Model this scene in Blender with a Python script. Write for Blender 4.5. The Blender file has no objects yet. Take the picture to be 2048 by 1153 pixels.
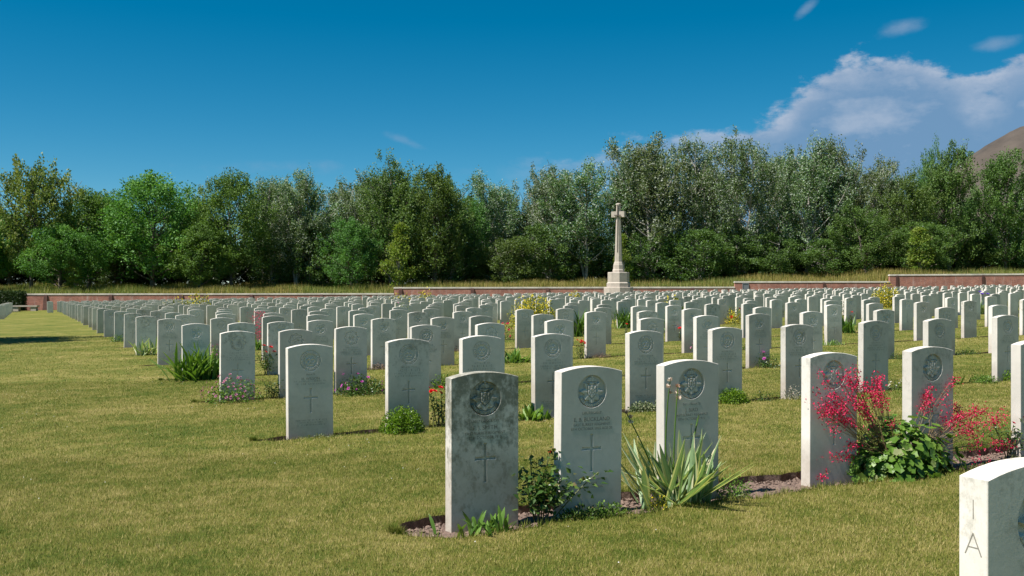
import bpy, math, random
import numpy as np
from mathutils import Vector

# ------------------------------------------------------------------ constants
F = 1994.0            # focal length in photograph pixels (35 mm lens)
YAW = 0.4493          # camera is turned this far from the direction of the grave columns
HOR = 593.0           # horizon row in the photograph
EYE = 1.18
SL = 0.0192           # the lawn climbs gently along the rows
CY, SY = math.cos(YAW), math.sin(YAW)
SUN_EL, SUN_AZ = math.radians(60), math.radians(1.6)

scene = bpy.context.scene
COL = scene.collection
RNG = np.random.default_rng(7)
random.seed(7)

# ------------------------------------------------------------------ camera
cam = bpy.data.cameras.new('camera')
cam.lens = 36.0 * F / 2048.0
cam.sensor_width = 36.0
cam.shift_y = (HOR - 576.5) / 2048.0
cam.clip_start = 0.05
cam.clip_end = 6000
camo = bpy.data.objects.new('camera', cam)
COL.objects.link(camo)
camo.location = (0, 0, EYE)
camo.rotation_euler = (math.pi / 2, 0, -YAW)
scene.camera = camo

# ------------------------------------------------------------------ world
wd = bpy.data.worlds.new('World')
scene.world = wd
wd.use_nodes = True
nt = wd.node_tree
nt.nodes.clear()
def N(t, typ, **kw):
    n = t.nodes.new(typ)
    for k, v in kw.items():
        setattr(n, k, v)
    return n
def mth(t, op, a, b=None, c=None, clamp=False):
    n = t.nodes.new('ShaderNodeMath'); n.operation = op; n.use_clamp = clamp
    for i, v in enumerate((a, b, c)):
        if v is None: continue
        if isinstance(v, (int, float)): n.inputs[i].default_value = v
        else: t.links.new(v, n.inputs[i])
    return n.outputs[0]
def mixc(t, fac, a, b, blend='MIX'):
    n = t.nodes.new('ShaderNodeMix'); n.data_type = 'RGBA'; n.blend_type = blend
    for i, v in ((0, fac), (6, a), (7, b)):
        if isinstance(v, (int, float)): n.inputs[i].default_value = v
        elif isinstance(v, tuple): n.inputs[i].default_value = (*v, 1) if len(v) == 3 else v
        else: t.links.new(v, n.inputs[i])
    return n.outputs[2]
def ramp(t, fac, stops, interp='LINEAR'):
    n = t.nodes.new('ShaderNodeValToRGB'); n.color_ramp.interpolation = interp
    e = n.color_ramp.elements
    while len(e) < len(stops): e.new(0.5)
    for i, (p, c) in enumerate(stops):
        e[i].position = p
        e[i].color = (*c, 1) if len(c) == 3 else c
    if fac is not None: t.links.new(fac, n.inputs[0])
    return n.outputs[0]
def gray(t, fac, a, b):
    return ramp(t, fac, [(a, (0, 0, 0)), (b, (1, 1, 1))])
def noise(t, vec, scale, detail=4, rough=0.55, dim='3D', lac=2.0):
    n = t.nodes.new('ShaderNodeTexNoise'); n.noise_dimensions = dim
    n.inputs['Scale'].default_value = scale; n.inputs['Detail'].default_value = detail
    n.inputs['Roughness'].default_value = rough; n.inputs['Lacunarity'].default_value = lac
    if vec is not None: t.links.new(vec, n.inputs['Vector'])
    return n.outputs['Fac']

sky = N(nt, 'ShaderNodeTexSky', sky_type='NISHITA', sun_disc=False, sun_elevation=SUN_EL,
        sun_rotation=math.radians(270) - SUN_AZ, altitude=2500, air_density=1.0, dust_density=0.0, ozone_density=3.0)
tc = N(nt, 'ShaderNodeTexCoord')
sep = N(nt, 'ShaderNodeSeparateXYZ'); nt.links.new(tc.outputs['Generated'], sep.inputs[0])
DEG = 180 / math.pi
az = mth(nt, 'MULTIPLY', mth(nt, 'ARCTAN2', sep.outputs[0], sep.outputs[1]), DEG)
el = mth(nt, 'MULTIPLY', mth(nt, 'ARCSINE', sep.outputs[2]), DEG)
def pxdir(x, y):
    t = (x - 1024) / F
    a = math.atan(t)
    return (a + YAW) * DEG, math.atan((HOR - y) / F * math.cos(a)) * DEG
cmb = N(nt, 'ShaderNodeCombineXYZ')
nt.links.new(mth(nt, 'MULTIPLY', az, 0.30), cmb.inputs[0]); nt.links.new(mth(nt, 'MULTIPLY', el, 0.55), cmb.inputs[1])
nA = noise(nt, cmb.outputs[0], 0.62, 8, 0.60)
nB = noise(nt, cmb.outputs[0], 1.9, 6, 0.62)
def blob(x, y, sx, sy, tilt=0.0):
    # soft patch of cloud cover about a direction of the sky, half widths in degrees
    a0, e0 = pxdir(x, y)
    da = mth(nt, 'SUBTRACT', az, a0); de = mth(nt, 'SUBTRACT', el, e0)
    de = mth(nt, 'SUBTRACT', de, mth(nt, 'MULTIPLY', da, tilt))
    u = mth(nt, 'DIVIDE', da, sx); v = mth(nt, 'DIVIDE', de, sy)
    q = mth(nt, 'ADD', mth(nt, 'MULTIPLY', u, u), mth(nt, 'MULTIPLY', v, v))
    return mth(nt, 'EXPONENT', mth(nt, 'MULTIPLY', q, -1.0))
# a bank of cumulus climbs to the right: height of its top edge against azimuth
mr = N(nt, 'ShaderNodeMapRange'); nt.links.new(az, mr.inputs[0]); mr.inputs[1].default_value = 20.0; mr.inputs[2].default_value = 70.0
fc = N(nt, 'ShaderNodeFloatCurve'); nt.links.new(mr.outputs[0], fc.inputs['Value'])
pts = [(0.0, .20)] + [((pxdir(x, y)[0] - 20) / 50, pxdir(x, y)[1] / 20) for x, y in ((1040, 335), (1250, 285), (1400, 262), (1540, 215), (1630, 150), (1780, 108), (1890, 122), (1965, 160), (2048, 112))] + [(.80, .70), (1.0, .78)]
cv = fc.mapping.curves[0]
cv.points[0].location = pts[0]; cv.points[1].location = pts[-1]
for p_ in pts[1:-1]: cv.points.new(*p_)
fc.mapping.update()
etop = mth(nt, 'MULTIPLY', fc.outputs[0], 20.0)
dep = mth(nt, 'SUBTRACT', etop, el)                                  # degrees below the top edge
rag = mth(nt, 'ADD', mth(nt, 'MULTIPLY', mth(nt, 'SUBTRACT', nA, .5), 5.0), mth(nt, 'MULTIPLY', mth(nt, 'SUBTRACT', nB, .5), 2.6))
dep = mth(nt, 'ADD', dep, rag)
opac = N(nt, 'ShaderNodeMapRange', interpolation_type='SMOOTHSTEP'); nt.links.new(az, opac.inputs[0])
opac.inputs[1].default_value = 25.0; opac.inputs[2].default_value = 42.0; opac.inputs[3].default_value = .28; opac.inputs[4].default_value = 1.0
edge = N(nt, 'ShaderNodeMapRange', interpolation_type='SMOOTHSTEP'); nt.links.new(dep, edge.inputs[0]); edge.inputs[1].default_value = -.25; edge.inputs[2].default_value = .75
right = N(nt, 'ShaderNodeMapRange', interpolation_type='SMOOTHSTEP'); nt.links.new(az, right.inputs[0])
right.inputs[1].default_value = 23.0; right.inputs[2].default_value = 30.0
# it thins out again behind the viewer
behind = N(nt, 'ShaderNodeMapRange', interpolation_type='SMOOTHSTEP'); nt.links.new(az, behind.inputs[0])
behind.inputs[1].default_value = 120.0; behind.inputs[2].default_value = 175.0; behind.inputs[3].default_value = 1.0; behind.inputs[4].default_value = 0.0
bank = mth(nt, 'MULTIPLY', mth(nt, 'MULTIPLY', edge.outputs[0], opac.outputs[0]), mth(nt, 'MULTIPLY', right.outputs[0], behind.outputs[0]))
fade = N(nt, 'ShaderNodeMapRange', interpolation_type='SMOOTHSTEP'); nt.links.new(dep, fade.inputs[0]); fade.inputs[1].default_value = .2; fade.inputs[2].default_value = 2.6
fade.inputs[3].default_value = 1.0; fade.inputs[4].default_value = 0.0
crest = mth(nt, 'MULTIPLY', fade.outputs[0], gray(nt, nB, .30, .62))
crest = mth(nt, 'MAXIMUM', crest, mth(nt, 'MULTIPLY', gray(nt, nA, .54, .70), .60))
# small loose clouds and wisps
cover = None
for (x, y, sx, sy, tl, amp) in [(1805, 58, 1.5, .60, 0.08, .80), (1612, 18, .8, .45, .6, .70), (2000, 86, 1.7, .5, .1, .70), (560, 336, 5.0, .75, .02, .56), (815, 285, 1.7, .35, -.35, .52), (930, 345, 1.8, .5, 0, .50),
                                (-900, 250, 9., 1.6, .03, .6), (-2600, 100, 14., 3.0, 0, .6)]:
    b = mth(nt, 'MULTIPLY', blob(x, y, sx, sy, tl), amp)
    cover = b if cover is None else mth(nt, 'MAXIMUM', cover, b)
dens = mth(nt, 'ADD', mth(nt, 'MULTIPLY', cover, 0.75), mth(nt, 'MULTIPLY', mth(nt, 'SUBTRACT', nA, 0.5), 0.9))
dens = mth(nt, 'ADD', dens, mth(nt, 'MULTIPLY', mth(nt, 'SUBTRACT', nB, 0.5), 0.30))
cl = N(nt, 'ShaderNodeMapRange', interpolation_type='SMOOTHSTEP'); nt.links.new(dens, cl.inputs[0])
cl.inputs[1].default_value = 0.20; cl.inputs[2].default_value = 0.75
hz = N(nt, 'ShaderNodeHueSaturation'); hz.inputs['Hue'].default_value = 0.480; hz.inputs['Saturation'].default_value = 1.46
hz.inputs['Value'].default_value = 0.66
nt.links.new(sky.outputs[0], hz.inputs['Color'])
bcol = mixc(nt, crest, (1.25, 2.15, 3.45), (3.5, 3.9, 4.7))
skyc = mixc(nt, mth(nt, 'MULTIPLY', bank, 0.86), hz.outputs[0], bcol)
skyc = mixc(nt, mth(nt, 'MULTIPLY', cl.outputs[0], 0.55), skyc, (2.3, 3.0, 4.1))
bg = N(nt, 'ShaderNodeBackground'); bg.inputs[1].default_value = 0.075
nt.links.new(skyc, bg.inputs[0])
wo = N(nt, 'ShaderNodeOutputWorld'); nt.links.new(bg.outputs[0], wo.inputs[0])

# ------------------------------------------------------------------ sun, exposure
sd = Vector((-math.cos(SUN_AZ) * math.cos(SUN_EL), -math.sin(SUN_AZ) * math.cos(SUN_EL), math.sin(SUN_EL)))
sl = bpy.data.lights.new('sun', 'SUN'); sl.energy = 4.6; sl.angle = math.radians(0.53); sl.color = (1.0, 0.962, 0.93)
so = bpy.data.objects.new('sun', sl); COL.objects.link(so)
so.rotation_euler = sd.to_track_quat('Z', 'Y').to_euler()
so.location = (-20, 0, 40)
scene.view_settings.view_transform = 'Standard'
scene.view_settings.look = 'None'
scene.view_settings.exposure = 0.95
scene.view_settings.gamma = 1.0
scene.view_settings.use_curve_mapping = False
scene.cycles.max_bounces = 6
scene.cycles.diffuse_bounces = 3
scene.cycles.transparent_max_bounces = 6
scene.cycles.use_denoising = True

# ------------------------------------------------------------------ helpers
def gz(X): return SL * (np.clip(X, -40.0, 140.0) - 1.9)
def X_at(px, Y):
    t = (px - 1024) / F
    return Y * (SY + t * CY) / (CY - t * SY)
def W(r, d): return CY * r + SY * d, -SY * r + CY * d
def cam_rd(X, Y): return CY * X - SY * Y, SY * X + CY * Y
def WP(px, d): return W((px - 1024) / F * d, d)
def zpx(py, d): return EYE + (HOR - py) * d / F

def mk_mesh(name, V, polys, rnd=None, smooth=False, mats=None):
    me = bpy.data.meshes.new(name)
    V = np.asarray(V, dtype=np.float32)
    polys = [np.asarray(p, dtype=np.int32) for p in polys if len(p)]
    me.vertices.add(len(V)); me.vertices.foreach_set('co', V.ravel())
    tot = sum(p.size for p in polys); npoly = sum(len(p) for p in polys)
    me.loops.add(tot); me.polygons.add(npoly)
    me.loops.foreach_set('vertex_index', np.concatenate([p.ravel() for p in polys]))
    sizes = np.concatenate([np.full(len(p), p.shape[1]) for p in polys])
    starts = np.concatenate([[0], np.cumsum(sizes)[:-1]])
    me.polygons.foreach_set('loop_start', starts.astype(np.int32))
    me.polygons.foreach_set('use_smooth', np.full(npoly, smooth, dtype=bool))
    if rnd is not None:
        at = me.attributes.new('rnd', 'FLOAT', 'FACE')
        at.data.foreach_set('value', np.asarray(rnd, dtype=np.float32))
    me.update(calc_edges=True)
    for m in (mats or []): me.materials.append(m)
    return me

class MB:
    """collects pieces of one mesh"""
    def __init__(s): s.V = []; s.P = {}; s.R = {}; s.n = 0
    def add(s, V, F_, rnd=0.5):
        V = np.asarray(V, dtype=np.float64).reshape(-1, 3); F_ = np.asarray(F_, dtype=np.int64)
        k = F_.shape[1]
        s.P.setdefault(k, []).append(F_ + s.n)
        r = np.full(len(F_), rnd) if np.isscalar(rnd) else np.asarray(rnd)
        s.R.setdefault(k, []).append(r)
        s.V.append(V); s.n += len(V)
    def mesh(s, name, mat=None, smooth=False):
        ks = sorted(s.P)
        return mk_mesh(name, np.concatenate(s.V), [np.concatenate(s.P[k]) for k in ks],
                       np.concatenate([np.concatenate(s.R[k]) for k in ks]), smooth, [mat] if mat else None)
    def box(s, x0, x1, y0, y1, z0, z1, rnd=0.5):
        V = [(x, y, z) for z in (z0, z1) for y in (y0, y1) for x in (x0, x1)]
        s.add(V, [(0, 2, 3, 1), (4, 5, 7, 6), (0, 1, 5, 4), (2, 6, 7, 3), (0, 4, 6, 2), (1, 3, 7, 5)], rnd)
    def tube(s, path, rad, sides=6, rnd=0.5, cap=False):
        path = np.asarray(path, float); n = len(path)
        T = np.gradient(path, axis=0); T /= np.linalg.norm(T, axis=1)[:, None] + 1e-9
        ref = np.array([0.3, 0.9, 0.1]) if abs(T[0][2]) > .8 else np.array([0, 0, 1.0])
        A = np.cross(T, ref); A /= np.linalg.norm(A, axis=1)[:, None] + 1e-9
        B = np.cross(T, A)
        th = np.arange(sides) / sides * 2 * np.pi
        rad = np.broadcast_to(rad, (n,))
        V = path[:, None] + rad[:, None, None] * (A[:, None] * np.cos(th)[None, :, None] + B[:, None] * np.sin(th)[None, :, None])
        i = np.arange(n - 1)[:, None] * sides; j = np.arange(sides)[None]; j2 = (j + 1) % sides
        Q = np.stack([i + j, i + j2, i + sides + j2, i + sides + j], -1).reshape(-1, 4)
        s.add(V.reshape(-1, 3), Q, rnd)
    def lathe(s, prof, sides, rot=0.0, rnd=0.5, cap=True):
        th = np.arange(sides) / sides * 2 * np.pi + rot
        V = np.array([[r * np.cos(th), r * np.sin(th), np.full(sides, z)] for r, z in prof]).transpose(0, 2, 1)
        n = len(prof); i = np.arange(n - 1)[:, None] * sides; j = np.arange(sides)[None]; j2 = (j + 1) % sides
        Q = np.stack([i + j, i + j2, i + sides + j2, i + sides + j], -1).reshape(-1, 4)
        s.add(V.reshape(-1, 3), Q, rnd)
        if cap: s.add(V[-1], np.arange(sides)[None], rnd)
    def leaves(s, C, D, Nn, L, Wd, rnd=None, fold=0.0):
        """C base points, D directions, Nn approximate normals"""
        C = np.asarray(C, float); n = len(C)
        if n == 0: return
        D = D / (np.linalg.norm(D, axis=1)[:, None] + 1e-9)
        S = np.cross(D, Nn); S /= np.linalg.norm(S, axis=1)[:, None] + 1e-9
        U = np.cross(S, D)
        L = np.broadcast_to(L, (n,))[:, None]; Wd = np.broadcast_to(Wd, (n,))[:, None]
        m = C + D * L * .45
        tip = C + D * L - U * L * fold * .4
        l = m + S * Wd * .5 + U * Wd * fold; r = m - S * Wd * .5 + U * Wd * fold
        rnd = RNG.random(n) if rnd is None else rnd
        if fold:
            V = np.stack([C, l, tip, r], 1).reshape(-1, 3)
            b = np.arange(n)[:, None] * 4
            s.add(V, np.concatenate([b + [0, 2, 1], b + [0, 3, 2]]), np.concatenate([rnd, rnd]))
        else:
            V = np.stack([C, l, tip, r], 1).reshape(-1, 3)
            s.add(V, np.arange(n)[:, None] * 4 + np.arange(4)[None], rnd)
    def strap(s, base, az_, tilt, length, width, bend, rnd=0.5, seg=6, stripe=None, twist=0.0):
        """a long sword shaped leaf"""
        t = np.linspace(0, 1, seg + 1)
        ang = tilt + bend * t ** 1.7
        ds = length / seg
        hx = np.concatenate([[0], np.cumsum(np.sin((ang[1:] + ang[:-1]) / 2) * ds)])
        hz = np.concatenate([[0], np.cumsum(np.cos((ang[1:] + ang[:-1]) / 2) * ds)])
        c, sn = math.cos(az_), math.sin(az_)
        P = np.stack([base[0] + hx * c, base[1] + hx * sn, base[2] + hz], 1)
        sa = az_ + math.pi / 2 + twist
        sv = np.array([math.cos(sa), math.sin(sa), 0])
        wv = width * np.minimum(1, (1.02 - t) * 3.0) ** .8 * (.65 + .35 * np.minimum(1, t * 4))
        up = np.array([c * -.25, sn * -.25, .1])
        cols = [-.5, -.22, .22, .5] if stripe is not None else [-.5, 0, .5]
        V = np.stack([P + sv * (wv * k)[:, None] + (up * (-.25 * abs(k)))[None] * wv[:, None] for k in cols], 1)
        nc = len(cols)
        i = np.arange(seg)[:, None] * nc; j = np.arange(nc - 1)[None]
        Q = np.stack([i + j, i + j + 1, i + nc + j + 1, i + nc + j], -1).reshape(-1, 4)
        if stripe is None: R = np.full(len(Q), rnd)
        else: R = np.tile(np.array([stripe[0], rnd, stripe[1]]), seg)
        s.add(V.reshape(-1, 3), Q, R)

def obj(name, me, parent=None, mat=None, loc=(0, 0, 0), rot=(0, 0, 0), label=None, cat=None, group=None, kind=None, color=None):
    o = bpy.data.objects.new(name, me); COL.objects.link(o)
    if mat is not None and me is not None and len(me.materials) == 0: me.materials.append(mat)
    o.location = loc; o.rotation_euler = rot
    if parent: o.parent = parent
    for k, v in (('label', label), ('category', cat), ('group', group), ('kind', kind)):
        if v: o[k] = v
    if color is not None: o.color = color
    return o

# ------------------------------------------------------------------ materials
def new_mat(name):
    m = bpy.data.materials.new(name); m.use_nodes = True
    t = m.node_tree; p = t.nodes['Principled BSDF']
    return m, t, p
def put(t, v, sock):
    if isinstance(v, (int, float)): sock.default_value = v
    elif isinstance(v, tuple): sock.default_value = (*v, 1)
    else: t.links.new(v, sock)
def attr(t, name='rnd'):
    a = t.nodes.new('ShaderNodeAttribute'); a.attribute_name = name
    return a.outputs['Fac']
def bump(t, p, h, strength, dist):
    b = t.nodes.new('ShaderNodeBump'); b.inputs['Strength'].default_value = strength; b.inputs['Distance'].default_value = dist
    t.links.new(h, b.inputs['Height']); t.links.new(b.outputs[0], p.inputs['Normal'])
def leaf_mat(name, stops, trans=0.3, rough=0.5, tcol=None, spec=.25, interp='LINEAR', wob=0.0):
    m, t, p = new_mat(name)
    c = ramp(t, attr(t), stops, interp)
    if wob:
        o = t.nodes.new('ShaderNodeObjectInfo')
        hs = t.nodes.new('ShaderNodeHueSaturation')
        t.links.new(mth(t, 'ADD', mth(t, 'MULTIPLY', o.outputs['Random'], wob * .16), .5 - wob * .08), hs.inputs['Hue'])
        t.links.new(mth(t, 'ADD', mth(t, 'MULTIPLY', o.outputs['Random'], wob), 1 - wob * .5), hs.inputs['Value'])
        t.links.new(c, hs.inputs['Color']); c = hs.outputs[0]
    put(t, c, p.inputs['Base Color']); p.inputs['Roughness'].default_value = rough
    p.inputs['Specular IOR Level'].default_value = spec
    if trans:
        tr = t.nodes.new('ShaderNodeBsdfTranslucent')
        t.links.new(mixc(t, 1.0, c, tcol or (1.15, 1.2, .55), 'MULTIPLY'), tr.inputs[0])
        mx = t.nodes.new('ShaderNodeMixShader'); mx.inputs[0].default_value = trans
        t.links.new(p.outputs[0], mx.inputs[1]); t.links.new(tr.outputs[0], mx.inputs[2])
        t.links.new(mx.outputs[0], t.nodes['Material Output'].inputs[0])
    return m

# portland stone; object colour: r lichen, g soil splash, b tint
def stone_mat(name, base=(.70, .645, .56), letters=False):
    m, t, p = new_mat(name)
    tcn = t.nodes.new('ShaderNodeTexCoord'); oi = t.nodes.new('ShaderNodeObjectInfo')
    sc = t.nodes.new('ShaderNodeSeparateColor'); t.links.new(oi.outputs['Color'], sc.inputs[0])
    geo = t.nodes.new('ShaderNodeNewGeometry')
    off = t.nodes.new('ShaderNodeVectorMath'); off.operation = 'MULTIPLY_ADD'
    t.links.new(oi.outputs['Color'], off.inputs[0]); off.inputs[1].default_value = (3.1, 5.7, 41.0)
    t.links.new(tcn.outputs['Object'], off.inputs[2])
    v = off.outputs[0]
    mp = t.nodes.new('ShaderNodeMapping'); t.links.new(v, mp.inputs[0]); mp.inputs['Scale'].default_value = (1, 1, .75)
    sp = t.nodes.new('ShaderNodeSeparateXYZ'); t.links.new(tcn.outputs['Object'], sp.inputs[0])
    n1 = noise(t, v, 3.2, 5, .6); n2 = noise(t, mp.outputs[0], 17, 8, .74); n3 = noise(t, v, 120, 3, .6); n4 = noise(t, v, 26, 7, .72)
    tint = mth(t, 'ADD', mth(t, 'MULTIPLY', sc.outputs[2], .30), .82)
    c = mixc(t, 1.0, base, (.5, .5, .5), 'MULTIPLY')
    c = mixc(t, gray(t, n1, .35, .70), base, tuple(b * .80 for b in base))
    c = mixc(t, mth(t, 'MULTIPLY', gray(t, n4, .50, .72), .35), c, (.40, .40, .33))
    cm = t.nodes.new('ShaderNodeCombineColor')
    for i in range(3): t.links.new(tint, cm.inputs[i])
    c = mixc(t, 1.0, c, cm.outputs[0], 'MULTIPLY')
    # lichen and rain streaks, heaviest below the curved top
    topm = mth(t, 'MULTIPLY', gray(t, sp.outputs[2], .25, .80), .55)
    lm = mth(t, 'ADD', mth(t, 'ADD', n2, mth(t, 'MULTIPLY', topm, .30)), mth(t, 'MULTIPLY', mth(t, 'SUBTRACT', sc.outputs[0], .5), .24))
    lich = mth(t, 'MULTIPLY', gray(t, lm, .62, .79), mth(t, 'MINIMUM', mth(t, 'MULTIPLY', sc.outputs[0], 1.15), .80))
    c = mixc(t, lich, c, mixc(t, gray(t, n4, .4, .6), (.10, .105, .070), (.19, .18, .125)))
    # soil splash near the ground
    sm = mth(t, 'SUBTRACT', mth(t, 'ADD', mth(t, 'MULTIPLY', n1, .35), mth(t, 'MULTIPLY', sc.outputs[1], .30)), sp.outputs[2])
    spl = mth(t, 'MULTIPLY', gray(t, sm, -.04, .25), mth(t, 'ADD', .35, mth(t, 'MULTIPLY', n4, .6)))
    c = mixc(t, mth(t, 'MULTIPLY', spl, .75), c, (.33, .26, .19))
    if letters: c = mixc(t, 1.0, c, (.36, .36, .34), 'MULTIPLY')  # darker tone paints in the shade that incised strokes would hold
    put(t, c, p.inputs['Base Color']); p.inputs['Roughness'].default_value = .82; p.inputs['Specular IOR Level'].default_value = .25
    bump(t, p, mth(t, 'ADD', mth(t, 'MULTIPLY', n3, .5), n4), .35, .0012)
    return m
M = {}
M['stone'] = stone_mat('portland_stone')
M['letters'] = stone_mat('shaded_letters', letters=True)
M['cross'] = stone_mat('cross_stone', (.45, .385, .315))

def simple(name, col, rough=.6, nscale=0, amt=.3, metal=0, bmp=0):
    m, t, p = new_mat(name)
    p.inputs['Roughness'].default_value = rough; p.inputs['Metallic'].default_value = metal
    if nscale:
        tcn = t.nodes.new('ShaderNodeTexCoord')
        n = noise(t, tcn.outputs['Object'], nscale, 6, .65)
        put(t, mixc(t, gray(t, n, .3, .7), tuple(c * (1 - amt) for c in col), tuple(min(1, c * (1 + amt)) for c in col)), p.inputs['Base Color'])
        if bmp: bump(t, p, n, .6, bmp)
    else: put(t, col, p.inputs['Base Color'])
    return m
M['bronze'] = simple('bronze', (.07, .055, .04), .5, 8)
M['bark'] = simple('bark', (.13, .105, .08), .9, 6, .45)
M['palebark'] = simple('pale_bark', (.27, .25, .21), .9, 4, .45)
M['twig'] = simple('plant_stem', (.11, .12, .04), .7)
M['redstem'] = simple('red_stem', (.20, .13, .06), .7)
M['soil'] = simple('soil', (.145, .095, .070), .95, 30, .5, bmp=.02)
M['clod'] = simple('clod', (.155, .105, .078), .95, 30, .45)
M['panel'] = simple('grey_panel', (.16, .17, .18), .5)
M['shed'] = simple('blue_sheet', (.16, .22, .30), .5, 1.5, .15)
M['shedroof'] = simple('grey_sheet', (.30, .32, .34), .5, 1.5, .15)
M['heap'] = simple('shale', (.064, .050, .038), .95, .05, .35)

def grass_color(t, vec, rnd=None):
    sp_ = t.nodes.new('ShaderNodeSeparateXYZ'); t.links.new(vec, sp_.inputs[0])
    mp = t.nodes.new('ShaderNodeMapping'); t.links.new(vec, mp.inputs[0])
    mp.inputs['Scale'].default_value = (.85, 1.1, 0); mp.inputs['Rotation'].default_value = (0, 0, .15)
    a = noise(t, mp.outputs[0], .55, 5, .62); b = noise(t, mp.outputs[0], 3.4, 6, .68); c = noise(t, vec, 13, 4, .7)
    f = mth(t, 'ADD', mth(t, 'ADD', mth(t, 'MULTIPLY', a, .62), mth(t, 'MULTIPLY', b, .58)), mth(t, 'MULTIPLY', c, .30))
    f = mth(t, 'SUBTRACT', f, .25)
    if rnd is not None: f = mth(t, 'ADD', f, mth(t, 'MULTIPLY', mth(t, 'SUBTRACT', rnd, .5), .58))
    return ramp(t, f, [(.26, (.068, .110, .012)), (.40, (.120, .155, .019)), (.51, (.202, .200, .036)), (.61, (.300, .262, .072)), (.76, (.43, .35, .145))])
def lawn_mat(name, blades):
    m, t, p = new_mat(name)
    tcn = t.nodes.new('ShaderNodeTexCoord')
    c = grass_color(t, tcn.outputs['Object'], attr(t) if blades else None)
    if not blades: c = mixc(t, 1.0, c, (.70, .70, .66), 'MULTIPLY')  # self-shadow of the blades put into the ground colour as a darker tone
    put(t, c, p.inputs['Base Color']); p.inputs['Roughness'].default_value = .75; p.inputs['Specular IOR Level'].default_value = .15
    if blades:
        tr = t.nodes.new('ShaderNodeBsdfTranslucent'); t.links.new(c, tr.inputs[0])
        mx = t.nodes.new('ShaderNodeMixShader'); mx.inputs[0].default_value = .30
        t.links.new(p.outputs[0], mx.inputs[1]); t.links.new(tr.outputs[0], mx.inputs[2])
        t.links.new(mx.outputs[0], t.nodes['Material Output'].inputs[0])
    else:
        bump(t, p, noise(t, tcn.outputs['Object'], 30, 5, .8), .9, .03)
    return m
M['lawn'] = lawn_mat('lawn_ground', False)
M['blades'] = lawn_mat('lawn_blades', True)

def brick_mat(name, dark):
    m, t, p = new_mat(name)
    tcn = t.nodes.new('ShaderNodeTexCoord')
    s_ = t.nodes.new('ShaderNodeSeparateXYZ'); t.links.new(tcn.outputs['Object'], s_.inputs[0])
    cb = t.nodes.new('ShaderNodeCombineXYZ')
    t.links.new(mth(t, 'ADD', s_.outputs[0], s_.outputs[1]), cb.inputs[0]); t.links.new(s_.outputs[2], cb.inputs[1])
    b = t.nodes.new('ShaderNodeTexBrick'); t.links.new(cb.outputs[0], b.inputs['Vector'])
    b.inputs['Scale'].default_value = 1.0; b.inputs['Brick Width'].default_value = .225; b.inputs['Row Height'].default_value = .075
    b.inputs['Mortar Size'].default_value = .006; b.inputs['Mortar Smooth'].default_value = .2; b.inputs['Bias'].default_value = -.1
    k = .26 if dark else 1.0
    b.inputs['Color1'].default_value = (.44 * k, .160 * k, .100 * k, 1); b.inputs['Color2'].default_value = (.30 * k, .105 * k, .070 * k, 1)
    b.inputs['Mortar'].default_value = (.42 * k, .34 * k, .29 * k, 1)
    n = noise(t, tcn.outputs['Object'], .9, 5, .6)
    mp = t.nodes.new('ShaderNodeMapping'); t.links.new(tcn.outputs['Object'], mp.inputs[0]); mp.inputs['Scale'].default_value = (3.2, 3.2, .55)
    n2 = noise(t, mp.outputs[0], 1.3, 6, .65)
    c = mixc(t, gray(t, n, .35, .7), b.outputs['Color'], mixc(t, 1.0, b.outputs['Color'], (.62, .60, .6), 'MULTIPLY'))
    if not dark: c = mixc(t, mth(t, 'MULTIPLY', gray(t, n2, .54, .72), .5), c, (.58, .48, .44))
    put(t, c, p.inputs['Base Color']); p.inputs['Roughness'].default_value = .9
    bump(t, p, b.outputs['Fac'], -.5, .008)
    return m
M['brick'] = brick_mat('red_brick', False)
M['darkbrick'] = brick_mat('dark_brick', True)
M['coping'] = simple('coping_stone', (.55, .50, .42), .85, 1.2, .28)

G = lambda *c: c
M['poplar'] = leaf_mat('poplar_leaf', [(0, (0.06, 0.1097, 0.0354)), (0.45, (0.1125, 0.1857, 0.0601)), (0.72, (0.1593, 0.2389, 0.0884)), (0.8, (.26, .31, .22)), (1, (.38, .42, .33))], .28, .58, wob=.35)
M['maple'] = leaf_mat('maple_leaf', [(0, (0.052, 0.1131, 0.0226)), (0.5, (0.0999, 0.1979, 0.0339)), (1, (0.1998, 0.311, 0.0565))], .32, .58, wob=.25)
M['alder'] = leaf_mat('alder_leaf', [(0, (0.0599, 0.1226, 0.0282)), (0.55, (0.1159, 0.2074, 0.0452)), (0.85, (0.1698, 0.2639, 0.0641)), (1, (0.2, 0.25, 0.203))], .30, .58, wob=.3)
M['willow'] = leaf_mat('willow_leaf', [(0, (0.0467, 0.0956, 0.022)), (0.55, (0.0904, 0.1618, 0.0353)), (0.85, (0.1324, 0.2058, 0.05)), (1, (0.156, 0.195, 0.1583))], .30, .58, wob=.3)
M['lime'] = leaf_mat('bright_leaf', [(0, (0.0909, 0.1518, 0.0198)), (0.5, (0.1609, 0.2442, 0.029)), (1, (0.228, 0.26, 0.054))], .35, .58)
M['walnut'] = leaf_mat('sparse_leaf', [(0, (0.0738, 0.1218, 0.026)), (0.6, (0.1567, 0.2174, 0.0487)), (1, (0.3135, 0.2958, 0.1044))], .32, .58)
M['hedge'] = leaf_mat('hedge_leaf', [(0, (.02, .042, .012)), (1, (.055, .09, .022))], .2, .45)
M['meadow'] = leaf_mat('meadow_blade', [(0, (.13, .15, .028)), (.4, (.24, .22, .045)), (.75, (.37, .29, .095)), (1, (.40, .28, .12))], .3, .7)
M['meadowg'] = leaf_mat('meadow_green_blade', [(0, (.10, .145, .026)), (.5, (.18, .22, .045)), (1, (.31, .29, .10))], .3, .7)
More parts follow.
